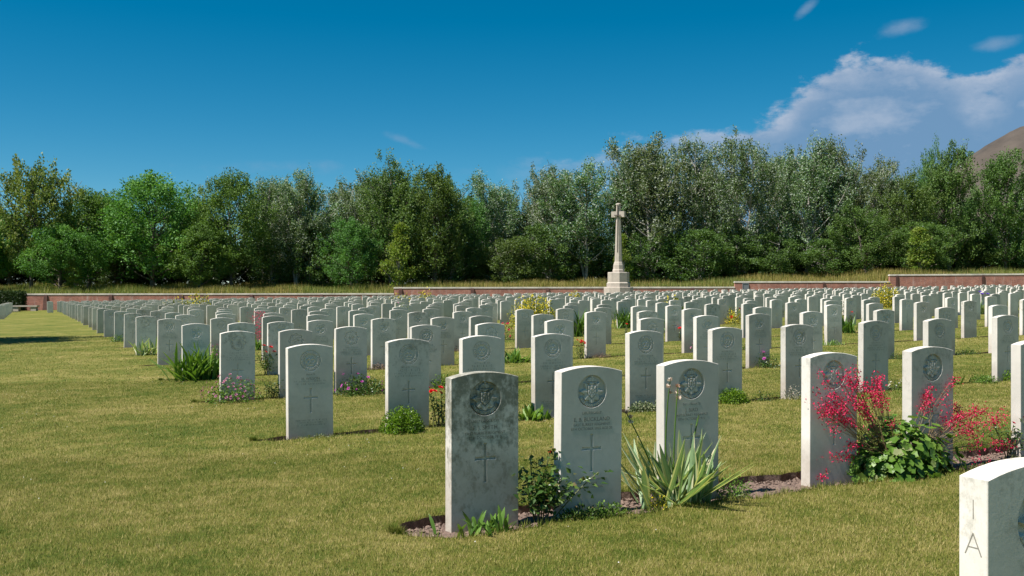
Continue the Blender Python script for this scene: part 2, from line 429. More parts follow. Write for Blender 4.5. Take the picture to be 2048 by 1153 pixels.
M['green'] = leaf_mat('green_leaf', [(0, (.055, .115, .016)), (.5, (.105, .200, .028)), (1, (.19, .29, .055))], .3, .4)
M['dark'] = leaf_mat('dark_leaf', [(0, (.030, .068, .014)), (.5, (.062, .122, .024)), (.85, (.11, .17, .036)), (1, (.14, .10, .04))], .22, .35)
M['box'] = leaf_mat('box_leaf', [(0, (.055, .115, .008)), (.5, (.115, .215, .014)), (1, (.22, .32, .03))], .3, .35)
M['heuch'] = leaf_mat('lobed_leaf', [(0, (.050, .110, .015)), (.5, (.105, .200, .026)), (.9, (.19, .29, .055)), (1, (.25, .27, .12))], .28, .38)
M['vari'] = leaf_mat('variegated_leaf', [(0, (.13, .22, .09)), (.35, (.25, .36, .18)), (.55, (.32, .38, .15)), (.75, (.58, .55, .28)), (1, (.72, .68, .44))], .34, .45)
M['yellow'] = leaf_mat('golden_leaf', [(0, (.06, .10, .015)), (.35, (.16, .20, .025)), (.55, (.46, .40, .025)), (1, (.74, .58, .035))], .25, .4)
M['sage'] = leaf_mat('sage_leaf', [(0, (.07, .11, .04)), (.6, (.15, .19, .09)), (1, (.30, .30, .18))], .2, .6)
M['heather'] = leaf_mat('heather_sprig', [(0, (.10, .065, .04)), (.5, (.17, .13, .08)), (1, (.28, .17, .14))], .1, .8)
M['pale'] = leaf_mat('silver_sprig', [(0, (.18, .20, .13)), (.6, (.38, .36, .27)), (1, (.55, .42, .33))], .15, .7)
M['red'] = leaf_mat('red_petal', [(0, (.45, .006, .008)), (1, (.72, .02, .02))], .2, .45, (1.2, .6, .6))
M['crimson'] = leaf_mat('crimson_petal', [(0, (.34, .006, .040)), (.5, (.58, .012, .075)), (1, (.74, .05, .15))], .2, .5, (1.2, .6, .8))
M['pink'] = leaf_mat('pink_petal', [(0, (.42, .14, .24)), (1, (.62, .33, .42))], .2, .5, (1.2, .8, .9))
M['magenta'] = leaf_mat('magenta_petal', [(0, (.52, .05, .38)), (1, (.70, .20, .55))], .2, .5, (1.2, .8, 1.1))
M['violet'] = leaf_mat('violet_petal', [(0, (.13, .06, .40)), (1, (.27, .15, .60))], .2, .5, (1, .8, 1.2))
M['white'] = leaf_mat('white_petal', [(0, (.60, .55, .45)), (1, (.80, .77, .70))], .2, .5, (1, 1, 1))
M['spent'] = leaf_mat('papery_petal', [(0, (.42, .22, .14)), (.5, (.68, .52, .40)), (1, (.78, .70, .60))], .25, .6, (1, .9, .8))

# ------------------------------------------------------------------ rows of graves
DY = 3.2535
def row_y(k): return {0: 1.57, 1: 4.693}.get(k, 8.232 + DY * (k - 2))
NROW = 27
WALL_D = 85.5
measured = {
    0: [1.954],
    1: [1.92, X_at(1120, 4.675), 3.225, 4.254, 5.118, 6.168, 7.05],
    2: [1.916, 2.781, 3.474, 4.204, 5.232, 6.248, 7.182, 8.26] + [X_at(p, row_y(2)) for p in (1858, 1996)] + [11.9],
    3: [X_at(p, row_y(3)) for p in (441, 559, 671, 824, 954, 1094, 1280, 1392, 1498, 1606, 1754, 1877, 1985)],
    4: [X_at(p, row_y(4)) for p in (365, 457, 536, 616, 745, 865, 941, 1067, 1173, 1278, 1368, 1510, 1655, 1738, 1834, 1928, 2046)],
    5: [X_at(p, row_y(5)) for p in (316, 422, 525, 615, 709, 818, 908, 1033, 1115, 1192, 1265, 1334, 1412, 1487, 1575, 1652, 1727, 1803, 1894, 1975)],
}
dyj = {(1, 1): -.018, (1, 2): .015, (1, 3): -.03, (1, 4): -.015, (2, 5): .03}
stones = []     # row, index, X (left edge), Y (front face)
rs = random.Random(11)
for k in range(NROW):
    Y = row_y(k)
    if k in measured: xs = measured[k]
    else:
        x = (1.92 if Y < 79 else 1.1) + rs.uniform(-.04, .04); xs = []
        while x < 85:
            xs.append(x)
            x += max(.62, rs.gauss(.86, .11)) + (rs.uniform(.5, 1.3) if rs.random() < .07 else 0)
    for i, x in enumerate(xs):
        y = Y + dyj.get((k, i), rs.uniform(-.012, .012))
        r, d = cam_rd(x + .19, y)
        if d < 1.2 or d > WALL_D - 2.2 or abs(r / d) > .5135 + .5 / d: continue
        pxs = (r / d) * F + 1024
        if (k in (6, 7, 8) and 1000 < pxs < 1140) or (k in (7, 8, 9, 10) and 1740 < pxs < 1800) or (k == 6 and 1235 < pxs < 1270) or (k == 6 and 1445 < pxs < 1490): continue      # shrubs stand here
        if abs((r / d) * F + 1024 - 1237) < 30 and d > 76: continue       # the great cross stands here
        stones.append((k, i, x, y, d))
    if Y > 58:        # the block across the grass avenue
        for i in range(3):
            x = -1.3 - i * .95 - .381; y = Y + rs.uniform(-.02, .02); r, d = cam_rd(x + .19, y)
            if d < WALL_D - 3 and abs(r / d) < .5135 + .5 / d: stones.append((k, -1 - i, x, y, d))
stones.sort(key=lambda s_: s_[4])

# ------------------------------------------------------------------ headstone meshes
SW, ST, HT, HC = .381, .076, .788, .76
RA = (SW / 2) ** 2; RA = (RA + (HT - HC) ** 2) / (2 * (HT - HC))
def top(x): return HT - RA + np.sqrt(RA ** 2 - x ** 2)
BC, BR = .652, .087
def seg(x, y, ax, ay, bx, by):
    px, py, dx, dy = x - ax, y - ay, bx - ax, by - ay
    h = np.clip((px * dx + py * dy) / (dx * dx + dy * dy), 0, 1)
    return np.hypot(px - dx * h, py - dy * h)
def step(v, w): return np.clip(.5 - v / w, 0, 1)      # 1 inside (v<0)
def badge(kind, x, y):
    """depth (metres into the stone) of the carving, x y in badge radii"""
    r = np.hypot(x, y); th = np.arctan2(y, x)
    if kind == 'star':
        inside = step(r - 1.0, .04)
        d = .0160 * inside
        a = np.abs(((th + np.pi / 2) % (np.pi / 4)) - np.pi / 8) / (np.pi / 8)      # 1 along a point of the star
        rho = .53 + .29 * a ** 1.4
        star = step(np.hypot(x, y + .05) - rho, .05)
        d = d * (1 - star) + star * (.0005 + .0050 * (1 - a) * np.clip(r, 0, 1))
        crown = step(np.maximum(np.hypot(x / .36, (y - .56) / .34) - 1, .50 - y), .06)
        d = d * (1 - crown) + crown * (.0012 + .0050 * (.5 + .5 * np.cos(x * 30)) * (y > .60) + .007 * (np.abs(y - .585) < .025))
        d = np.where(np.hypot(x, y - .94) < .06, .001, d)
        sv = np.maximum(np.abs(x) - .31, np.maximum(y - .40, -y - .44 + .9 * np.abs(x)))
        d += .0065 * step(np.abs(sv) - .02, .03) - .0008 * step(sv, .04)
        d += .0055 * step(np.abs(np.maximum(np.abs(x) - .15, np.abs(y - .06) - .20)) - .012, .03)
        d += .0055 * step(np.maximum(np.abs(x) - .045, np.abs(y + .02) - .10), .03)
        ban = step(np.abs(r - .86) - .10, .04) * step(np.abs(th + np.pi / 2) - 1.20, .06)
        d = d * (1 - ban) + ban * (.0012 + .0040 * (np.cos(th * 40) > .2) * (np.abs(r - .86) < .06))
        d = np.maximum(d, .0160 * step(np.abs(r - .735) - .018, .03) * step(np.abs(th + np.pi / 2) - 1.25, .06))
        return d
    if kind == 'garter':
        d = .0075 * step(np.abs(r - .97) - .035, .05) * (.65 + .35 * np.cos(44 * th))
        d += .0060 * step(np.abs(r - .66) - .025, .05)
        d += .0050 * step(np.abs(r - .81) - .075, .04) * (np.cos(31 * th + 3 * np.sin(5 * th)) > .1)
        inn = step(r - .60, .05)
        d += inn * .0065
        m = np.minimum.reduce([np.abs(np.hypot(x + .20, y + .02) - .20), np.abs(np.hypot(x - .20, y + .02) - .20),
                               seg(x, y, -.22, -.30, .20, .34), seg(x, y, .22, -.30, -.12, .30), seg(x, y, -.3, -.40, .3, -.40)])
        d -= inn * .0060 * step(m - .045, .05)
        return np.maximum(d, 0)
    if kind == 'rose':
        lob = .90 + .07 * np.cos(8 * th)
        d = .0070 * step(np.abs(r - lob) - .04, .05)
        d += .0060 * step(np.abs(r - .74 - .05 * np.cos(8 * th + np.pi)) - .03, .05) * (np.cos(8 * th) > -.3)
        d += .0065 * step(np.abs(r - .30) - .03, .05) + .006 * step(np.abs(r - .14) - .03, .05)
        d += .005 * step(np.abs(np.hypot(x, y - .02) - .46) - .02, .05) * (np.cos(6 * th) > 0)
        return np.maximum(d, 0)
    # 'wreath': a cross patee inside a laurel ring
    d = .0070 * step(np.abs(r - .88) - .05, .05) * (.55 + .45 * np.cos(24 * th + 12 * r))
    d += .0065 * step(r - .70, .06)
    a = np.abs(((th + np.pi / 4) % (np.pi / 2)) - np.pi / 4)
    d -= .0060 * step(np.maximum(a - .42, r - .66), .07) * step(.12 - r, .05)
    d += .006 * step(np.abs(r - .20) - .03, .05)
    d -= .003 * step(np.hypot(x / .3, (y - .80) / .18) - 1, .2)
    return np.maximum(d, 0)
CX_HW, CZ0, CZ1, CARM = .0575, .222, .420, .344
def crossd(x, z, dep):
    hw = .0062
    v = np.maximum(np.abs(x) - hw - .002 * np.clip((np.abs(z - .32) - .085) / .015, 0, 1), np.abs(z - (CZ0 + CZ1) / 2) - (CZ1 - CZ0) / 2)
    h = np.maximum(np.abs(z - CARM) - hw - .002 * np.clip((np.abs(x) - .045) / .012, 0, 1), np.abs(x) - CX_HW)
    return dep * step(np.minimum(v, h), .003)
def axis(pts, steps):
    out = [pts[0]]
    for a, b, s_ in zip(pts[:-1], pts[1:], steps):
        n = max(1, int(round((b - a) / s_))); out += list(np.linspace(a, b, n + 1)[1:])
    return np.array(out)
def stone_set(kind, fs):
    """slab, badge and cross meshes of a carved headstone"""
    cs = .035; e = .0022
    hw = SW / 2 - e
    xs = axis([-hw, -.093, .093, hw], [cs, fs, cs])
    zs = axis([-.14, 0, CZ0 - .01, CZ1 + .01, BC - .093, BC + .093, .765], [.14, .06, fs, cs, fs, .02])
    nx, nz = len(xs), len(zs)
    Xg, Zg = np.meshgrid(xs, zs, indexing='xy')
    lim = .66
    Zt = top(Xg) - e
    Zm = np.where(Zg > lim, lim + (Zg - lim) / (.765 - lim) * (Zt - lim), Zg)
    dep = badge(kind, Xg / BR, (Zm - BC) / BR) * (np.hypot(Xg, Zm - BC) < BR * 1.08) + crossd(Xg, Zm, .0090)
    V = np.stack([Xg, dep, Zm], -1).reshape(-1, 3)
    idx = np.arange(nx * nz).reshape(nz, nx)
    Q = np.stack([idx[:-1, :-1], idx[:-1, 1:], idx[1:, 1:], idx[1:, :-1]], -1)
    cxm = (Xg[:-1, :-1] + Xg[1:, 1:]) / 2; czm = (Zm[:-1, :-1] + Zm[1:, 1:]) / 2
    isb = np.hypot(cxm, czm - BC) < BR * 1.04
    isc = (((np.abs(cxm) < .0125) & (czm > CZ0 - .006) & (czm < CZ1 + .006)) | ((np.abs(czm - CARM) < .0125) & (np.abs(cxm) < CX_HW + .006)))
    loop = list(idx[:, 0]) + list(idx[-1, 1:]) + list(idx[-2::-1, -1])
    P = V[loop].copy(); n = len(loop)
    O = P.copy()
    O[:nz, 0] = -SW / 2; O[nz + nx - 2:, 0] = SW / 2
    O[nz - 1:nz + nx - 1, 2] = top(np.clip(O[nz - 1:nz + nx - 1, 0], -SW / 2, SW / 2)); O[:, 1] = e
    B = O.copy(); B[:, 1] = ST
    b0 = len(V); Vs = np.concatenate([V, O, B])
    i = np.arange(n - 1); L_ = np.array(loop)
    ring = np.stack([L_[i], L_[i + 1], b0 + i + 1, b0 + i], -1)[:, ::-1]
    side = np.stack([b0 + i, b0 + i + 1, b0 + n + i + 1, b0 + n + i], -1)[:, ::-1]
    back = (b0 + n + np.arange(n))[None]
    out = {}
    for nm, msk in (('slab', ~(isb | isc)), ('badge', isb), ('cross', isc & ~isb)):
        q = Q[msk]
        polys = [q] + ([ring, side, back] if nm == 'slab' else [])
        used = np.unique(np.concatenate([p.ravel() for p in polys]))
        rm = np.full(len(Vs), -1); rm[used] = np.arange(len(used))
        out[nm] = mk_mesh('headstone_' + nm, Vs[used], [rm[p] for p in polys], mats=[M['stone']])
    return out
def simple_outline():
    xs = np.linspace(-SW / 2, SW / 2, 7)
    return np.array([(-SW / 2, -.12)] + [(x, top(x)) for x in xs] + [(SW / 2, -.12)])
SO_ = simple_outline()
def simple_stone_arrays():
    n = len(SO_)
    e = .003
    ins = SO_.copy(); ins[:, 0] *= 1 - 2 * e / SW; ins[1:-1, 1] -= e
    V = np.concatenate([np.c_[ins[:, 0], np.zeros(n), ins[:, 1]], np.c_[SO_[:, 0], np.full(n, e), SO_[:, 1]], np.c_[SO_[:, 0], np.full(n, ST), SO_[:, 1]]])
    i = np.arange(n - 1)
    ring = np.stack([i, n + i, n + i + 1, i + 1], -1)
    side = np.stack([n + i, 2 * n + i, 2 * n + i + 1, n + i + 1], -1)
    front = np.arange(n)[::-1][None]; back = (2 * n + np.arange(n))[None]
    return V, np.concatenate([ring, side]), np.concatenate([front, back])
sV, sQ, sN = simple_stone_arrays()
simple_me = mk_mesh('headstone_plain', sV, [sQ, sN], mats=[M['stone']])
KINDS = ['star', 'garter', 'rose', 'wreath']
NEAR = {k: stone_set(k, f) for k, f in zip(KINDS, (.0019, .0024, .003, .003))}
MID = {k: stone_set(k, .0065) for k in KINDS}

def text_mesh(txt, size, x=0, z=0, side=False, spacing=1.0, bold=0.0):
    cu = bpy.data.curves.new('lettering', 'FONT'); cu.body = txt; cu.size = size / .70; cu.align_x = 'CENTER'
    cu.extrude = .0003; cu.offset = bold; cu.space_character = spacing; cu.resolution_u = 3
    o = bpy.data.objects.new('lettering', cu); COL.objects.link(o)
    dg = bpy.context.evaluated_depsgraph_get(); dg.update()
    me = bpy.data.meshes.new_from_object(o.evaluated_get(dg))
    bpy.data.objects.remove(o); bpy.data.curves.remove(cu)
    co = np.zeros(len(me.vertices) * 3); me.vertices.foreach_get('co', co); co = co.reshape(-1, 3)
    if side: n = np.c_[np.full(len(co), -SW / 2 - .0002) - co[:, 2], ST / 2 - co[:, 0], co[:, 1] + z]
    else: n = np.c_[co[:, 0] + x, -.0002 - co[:, 2], co[:, 1] + z]
    me.vertices.foreach_set('co', n.astype(np.float32).ravel()); me.update()
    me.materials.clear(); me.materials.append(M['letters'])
    return me
def worn_lines(seed, lines):
    """lettering too weathered to read: short strokes in lines"""
    rg = random.Random(seed); mb = MB()
    for (z, h, w) in lines:
        x = -w / 2
        while x < w / 2:
            lw = h * rg.uniform(.45, .8)
            for s_ in range(rg.choice((1, 2, 2, 3))):
                if rg.random() < .6:
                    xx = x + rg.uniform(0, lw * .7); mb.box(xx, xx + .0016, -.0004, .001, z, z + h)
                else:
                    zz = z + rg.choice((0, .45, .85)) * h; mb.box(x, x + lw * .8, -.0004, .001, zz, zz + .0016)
            x += lw + h * (.25 if rg.random() > .18 else .9)
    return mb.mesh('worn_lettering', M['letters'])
WORN = [worn_lines(s_, [(.535, .014, .15), (.505, .020, .20), (.480, .014, .27), (.458, .014, .25)]) for s_ in range(4)]
WORN2 = [worn_lines(20 + s_, [(.150, .011, .26), (.130, .011, .20), (.110, .011, .24)]) for s_ in range(2)]

ORD = ['first', 'second', 'third', 'fourth', 'fifth', 'sixth', 'seventh', 'eighth', 'ninth', 'tenth', 'eleventh', 'twelfth', 'thirteenth',
       'fourteenth', 'fifteenth', 'sixteenth', 'seventeenth', 'eighteenth', 'nineteenth', 'twentieth', 'twenty-first']
def ordn(n):
    n += 1
    return ORD[n - 1] if n <= 21 else f'{n}' + ('th' if n % 100 in (11, 12, 13) else {1: 'st', 2: 'nd', 3: 'rd'}.get(n % 10, 'th'))
BADGE_TXT = {'star': 'crowned star badge', 'garter': 'round cypher badge', 'rose': 'scalloped rose badge', 'wreath': 'laurel wreath badge'}
special = {
    (0, 0): 'pale headstone with large letters I and A cut in its side',
    (1, 0): 'dark lichen-stained headstone at the end of the row beside the small rose bush',
    (1, 1): 'clean grey headstone with sharp crowned star badge between rose bush and variegated iris',
    (1, 2): 'clean headstone half hidden behind the variegated iris clump',
    (1, 3): 'headstone behind the left sprays of crimson flowers, bare soil at its foot',
    (1, 4): 'stained headstone rising behind the leafy mound with crimson flower sprays',
    (1, 5): 'headstone with veined pale side just past the crimson flower mound',
    (2, 0): 'clean headstone at the end of the row left of the clipped box bush',
    (2, 1): 'headstone with black lichen spots behind the clipped box bush',
}
IMG_LIST = []
for n_, (k, i, x, y, d) in enumerate(stones[:300]):
    rg = random.Random(k * 1000 + i * 7 + 3)
    kind = {0: 'star', 1: 'star', 2: 'garter', 3: 'rose', 4: 'wreath'}.get(k) or rg.choice(KINDS[1:])
    if k in (3, 4) and rg.random() < .25: kind = rg.choice(KINDS[1:])
    lich = rg.uniform(.0, .30) if rg.random() < .72 else rg.uniform(.3, .58)
    spl = rg.uniform(0, .6) if rg.random() < .6 else rg.uniform(.5, 1)
    if (k, i) == (1, 0): lich, spl = 1.0, .95
    if (k, i) in ((1, 1), (1, 2)): lich, spl = .08, .25
    if (k, i) == (1, 3): lich, spl = .38, .5
    if (k, i) == (1, 4): lich, spl = .45, .3
    if (k, i) == (2, 0): lich, spl = .05, .35
    if (k, i) == (2, 1): lich, spl = .50, .8
    if (k, i) == (2, 3): lich, spl = .35, 1.0
    col = (lich, spl, rg.random(), 1)
    if (k, i) == (0, 0): col = (.45, 0, .8, 1)
    if (k, i) in special: lab = special[(k, i)]; grp = 'headstones in the front rows'
    elif i < 0: lab = 'headstone standing across the grass avenue near the stone bench'; grp = 'headstones across the avenue'
    elif k >= 1:
        lab = f'{"weathered" if lich > .45 else "pale"} headstone, {ordn(i)} from the grass avenue, ' + (
            'in the row of the variegated iris' if k == 1 else 'in the row of the clipped box bush' if k == 2 else f'{ordn(k - 3)} row behind the clipped box bush')
        grp = 'headstones in the front rows' if k < 6 else 'headstones in the far rows'
    else: lab = 'small pale headstone in the crowded rows towards the brick wall'; grp = 'headstones in the far rows'
    near = d < 12.5; mid = d < 31
    st = (NEAR if near else MID)[kind] if mid else None
    lean = (rg.gauss(0, .004), rg.gauss(0, .004), rg.gauss(0, .008)) if k > 1 else (rg.gauss(0, .002), (0, .011, 0, .002, 0, 0, 0)[i % 7], 0)
    zz = float(gz(x)) + rg.uniform(-.012, .008) * (k > 1)
    o = obj('headstone', st['slab'] if st else simple_me, None, None, (x + SW / 2, y, zz), lean, lab, 'headstone', grp, None, col)
    if st:
        obj('regimental_badge', st['badge'], o, color=col); obj('carved_cross', st['cross'], o, color=col)
    if (k, i) in ((1, 0), (1, 1), (1, 2), (2, 0)):
        T = {(1, 0): [('15017 LANCE CPL', .0145, .537), ('F. J. SMITH', .0215, .503), ('EAST SURREY REGIMENT', .0145, .475), ('8TH OCTOBER 1915', .0145, .452)],
             (1, 1): [('LIEUTENANT', .0145, .537), ('E. B. BUCKLAND', .0215, .503), ('EAST SURREY REGIMENT', .0145, .475), ('8TH OCTOBER 1915 AGE 20', .0145, .452),
                      ('IN EVER LOVING MEMORY', .0115, .178), ('OF FRANK', .0115, .157), ('OUR BELOVED SON', .0115, .136)],
             (1, 2): [('9411 PRIVATE', .0145, .537), ('J. BIRD', .0215, .503), ('EAST SURREY REGIMENT', .0145, .475), ('8TH OCTOBER 1915', .0145, .452)],
             (2, 0): [('PRIVATE', .0145, .537), ('H. WILSON', .0215, .503)]}[(k, i)]
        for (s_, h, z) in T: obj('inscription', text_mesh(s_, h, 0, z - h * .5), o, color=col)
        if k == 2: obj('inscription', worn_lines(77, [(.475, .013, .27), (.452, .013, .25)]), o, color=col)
    elif mid and d < 24 and k > 0:
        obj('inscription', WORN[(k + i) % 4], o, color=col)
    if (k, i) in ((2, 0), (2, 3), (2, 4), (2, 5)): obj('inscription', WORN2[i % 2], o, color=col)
    if (k, i) == (0, 0):
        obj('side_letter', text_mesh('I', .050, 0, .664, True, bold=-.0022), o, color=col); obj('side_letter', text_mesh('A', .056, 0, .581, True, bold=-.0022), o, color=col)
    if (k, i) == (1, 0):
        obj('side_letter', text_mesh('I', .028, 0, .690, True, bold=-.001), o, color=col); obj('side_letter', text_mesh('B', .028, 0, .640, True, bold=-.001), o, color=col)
rest = stones[300:]
if rest:
    X = np.array([s_[2] + SW / 2 for s_ in rest]); Y = np.array([s_[3] for s_ in rest])
    n = len(rest); nv = len(sV)
    a = RNG.normal(0, .01, n); ly = RNG.normal(0, .006, n)
    V = sV[None].repeat(n, 0).copy()
    V[:, :, 0] += sV[None, :, 2] * ly[:, None]
    V[:, :, 1] += sV[None, :, 0] * a[:, None]
    V += np.stack([X, Y, gz(X) + RNG.uniform(-.03, .03, n)], 1)[:, None]
    offs = (np.arange(n) * nv)[:, None, None]
    obj('distant_headstones', mk_mesh('distant_headstones', V.reshape(-1, 3), [(sQ[None] + offs).reshape(-1, 4), (sN[None] + offs).reshape(-1, sN.shape[1])], mats=[M['stone']]),
        label='mass of distant pale headstones in close rows before the brick wall', cat='headstones', kind='stuff', color=(.2, 0, .55, 1))

# ------------------------------------------------------------------ lawn and beds
NB = 9
def jit(k, x, s_): return .022 * np.sin(x * 7.3 + k * 2.1 + s_) + .015 * np.sin(x * 17.7 + k + 2 * s_) + .010 * np.sin(x * 41.0 + 3 * k + s_)
def bend(X): return 1 - np.clip(1 - (X - BX0) / .22, 0, 1) ** 2 * .85
def bed_f(k, X): return row_y(k) + .07 + ((-.24 if k == 1 else -.105) + jit(k, X, 0.3)) * bend(X)
def bed_b(k, X): return row_y(k) + .07 + ((.24 if k == 1 else .08) + jit(k, X, 1.7)) * bend(X)
BX0 = 1.64
def bed_end(k): return min(60.0, max([s_[2] for s_ in stones if s_[0] == k] + [6]) + .9)
mb = MB()
def sheet(xs, ylo, yhi):
    xs = np.asarray(xs)
    V = np.concatenate([np.c_[xs, ylo, gz(xs)], np.c_[xs, yhi, gz(xs)]]); n = len(xs); i = np.arange(n - 1)
    mb.add(V, np.stack([i, i + 1, n + i + 1, n + i], -1))
def xaxis(k, x1): return np.concatenate([np.arange(BX0, min(x1, 16), .05 if k < 3 else .12), np.arange(min(x1, 16), x1 + .01, .5)]) if x1 > 16 else np.arange(BX0, x1 + .04, .05 if k < 3 else .12)
X1 = 62.0
xs = np.array([-60, -20, BX0]); sheet(xs, np.full(3, -6.0), np.full(3, 100.0))
for k in range(1, NB + 1):
    xe = X1
    xs = xaxis(k, xe)
    prev = np.full(len(xs), -6.0) if k == 1 else bed_b(k - 1, xs)
    if k > 1: prev = np.where(xs < bed_end(k - 1), prev, row_y(k - 1) + .05)
    cur = np.where(xs < bed_end(k), bed_f(k, xs), row_y(k) + .05)
    sheet(xs, prev, cur)
xs = xaxis(5, X1); sheet(xs, np.where(xs < bed_end(NB), bed_b(NB, xs), row_y(NB) + .05), np.full(len(xs), 100.0))
xs = np.array([X1, 90., 140.]); sheet(xs, np.full(3, -6.0), np.full(3, 100.0))
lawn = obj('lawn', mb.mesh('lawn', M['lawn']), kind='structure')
for k in range(1, NB + 1):
    xs = xaxis(k, bed_end(k)); n = len(xs); m = 9
    f, b = bed_f(k, xs), bed_b(k, xs)
    ts = np.linspace(0, 1, m)
    Yg = f[:, None] * (1 - ts) + b[:, None] * ts
    Xg = np.repeat(xs[:, None], m, 1)
    Zg = gz(Xg) - .028 + RNG.normal(0, .007 if k == 1 else .005, Xg.shape) - .012 * (ts[None] > .6)
    Zg[:, 0] = Zg[:, -1] = gz(xs); Yg[:, -2] = Yg[:, -1] + .004; Zg[:, -2] = gz(xs) - .062; Yg[:, 1] = Yg[:, 0] + .02; Zg[0] = gz(xs[0]); Zg[-1] = gz(xs[-1])
    idx = np.arange(n * m).reshape(n, m)
    Q = np.stack([idx[:-1, :-1], idx[1:, :-1], idx[1:, 1:], idx[:-1, 1:]], -1).reshape(-1, 4)
    bed = obj('flower_bed', mk_mesh('flower_bed', np.stack([Xg, Yg, Zg], -1).reshape(-1, 3), [Q], mats=[M['soil']]), kind='structure')
    if k <= 3:      # crumbs of earth lying in the bed
        cb = MB(); nn = 9000 if k == 1 else 900
        cx_ = RNG.uniform(BX0 + .1, 9, nn); cy_ = bed_f(k, cx_) + .05 + RNG.random(nn) * (bed_b(k, cx_) - bed_f(k, cx_) - .1)
        s_ = RNG.gamma(2, .0028, nn) + .002
        oct_ = np.array([(1, 0, 0), (0, 1, 0), (-1, 0, 0), (0, -1, 0), (0, 0, .65)])
        V = oct_[None] * s_[:, None, None] * RNG.uniform(.6, 1.3, (nn, 5, 1)) + np.stack([cx_, cy_, gz(cx_) - .030], 1)[:, None]
        T = np.array([(0, 1, 4), (1, 2, 4), (2, 3, 4), (3, 0, 4)])
        cb.add(V.reshape(-1, 3), (T[None] + (np.arange(nn) * 5)[:, None, None]).reshape(-1, 3))
        obj('soil_crumbs', cb.mesh('soil_crumbs', M['clod']), bed, kind='stuff')

# short grass blades, thinning with distance
def blades(n, d0, d1, h0, h1, w):
    d = np.sqrt(RNG.uniform(d0 * d0, d1 * d1, n)); t = RNG.uniform(-.86, .64, n)
    X, Y = W(t * d, d)
    ok = X < 61
    for k in range(1, NB + 1):
        ok &= ~((X > BX0) & (X < bed_end(k)) & (Y > bed_f(k, X) - .008) & (Y < bed_b(k, X) + .004))
    X, Y = X[ok], Y[ok]; n = len(X)
    a = RNG.uniform(0, 2 * np.pi, n); h = RNG.uniform(h0, h1, n); lean = RNG.uniform(.2, 1.1, n) * h
    sx, sy = np.cos(a + np.pi / 2) * w / 2, np.sin(a + np.pi / 2) * w / 2
    z = gz(X) - .004
    V = np.stack([np.stack([X - sx, Y - sy, z], 1), np.stack([X + sx, Y + sy, z], 1), np.stack([X + np.cos(a) * lean, Y + np.sin(a) * lean, z + h], 1)], 1)
    return V.reshape(-1, 3), np.arange(3 * n).reshape(-1, 3), RNG.random(n)
gb = MB()
gb.add(*blades(580000, 3.4, 7.5, .009, .026, .0030))
gb.add(*blades(460000, 7.5, 14, .010, .026, .0052))
gb.add(*blades(250000, 14, 30, .012, .028, .011))
for k in range(1, 5):       # uncut fringe hanging over the bed edges
    nn = 9000 if k == 1 else 5000
    X = np.concatenate([RNG.uniform(BX0, 10, nn), np.full(nn // 12, BX0) + RNG.normal(0, .012, nn // 12)]); f_ = RNG.random(len(X)) < .5
    Y = np.where(f_, bed_f(k, X) - np.abs(RNG.normal(0, .016, len(X))), bed_b(k, X) + np.abs(RNG.normal(0, .016, len(X))))
    Y[nn:] = bed_f(k, X[nn:]) + RNG.random(nn // 12) * (bed_b(k, X[nn:]) - bed_f(k, X[nn:]))
    n_ = len(X); a = RNG.uniform(0, 2 * np.pi, n_); h = RNG.uniform(.02, .052, n_); le = RNG.uniform(.2, 1.0, n_) * h; z = gz(X) - .006
    sx, sy = np.cos(a + 1.57) * .002, np.sin(a + 1.57) * .002
    V = np.stack([np.stack([X - sx, Y - sy, z], 1), np.stack([X + sx, Y + sy, z], 1), np.stack([X + np.cos(a) * le, Y + np.sin(a) * le, z + h], 1)], 1)
    gb.add(V.reshape(-1, 3), np.arange(3 * n_).reshape(-1, 3), RNG.random(n_) * .55)
obj('grass_blades', gb.mesh('grass_blades', M['blades']), label='short mown grass blades of the sunlit cemetery lawn', cat='grass', kind='stuff')
# white clover heads
cb = MB(); nn = 420
d = np.sqrt(RNG.uniform(16, 14 ** 2, nn)); X, Y = W(RNG.uniform(-.55, .2, nn) * d, d)
ok = (np.abs(np.sin(X * 1.3 + 2) * np.cos(Y * .9)) > .55)
X, Y = X[ok], Y[ok]; nn = len(X)
oct_ = np.array([(1, 0, 0), (0, 1, 0), (-1, 0, 0), (0, -1, 0), (0, 0, 1.2)])
V = oct_[None] * RNG.uniform(.0025, .0048, (nn, 1, 1)) + np.stack([X, Y, gz(X) + .028], 1)[:, None]
T = np.array([(0, 1, 4), (1, 2, 4), (2, 3, 4), (3, 0, 4)])
cb.add(V.reshape(-1, 3), (T[None] + (np.arange(nn) * 5)[:, None, None]).reshape(-1, 3), RNG.random(nn * 4))
obj('clover_flowers', cb.mesh('clover_flowers', M['white']), label='scattered tiny white clover heads in the lawn', cat='clover', kind='stuff')

# far ground under everything
mb = MB()
xs = np.array([-2500., -60, -40, 1.9, 140, 2500]);
V = np.concatenate([np.c_[xs, np.full(6, y_), gz(xs) - .25] for y_ in (-500., 0, 60, 120, 3000)])
i = (np.arange(4)[:, None] * 6 + np.arange(5)[None]).ravel()
mb.add(V, np.stack([i, i + 1, i + 7, i + 6], -1))
obj('ground', mb.mesh('ground', M['lawn']), kind='structure')

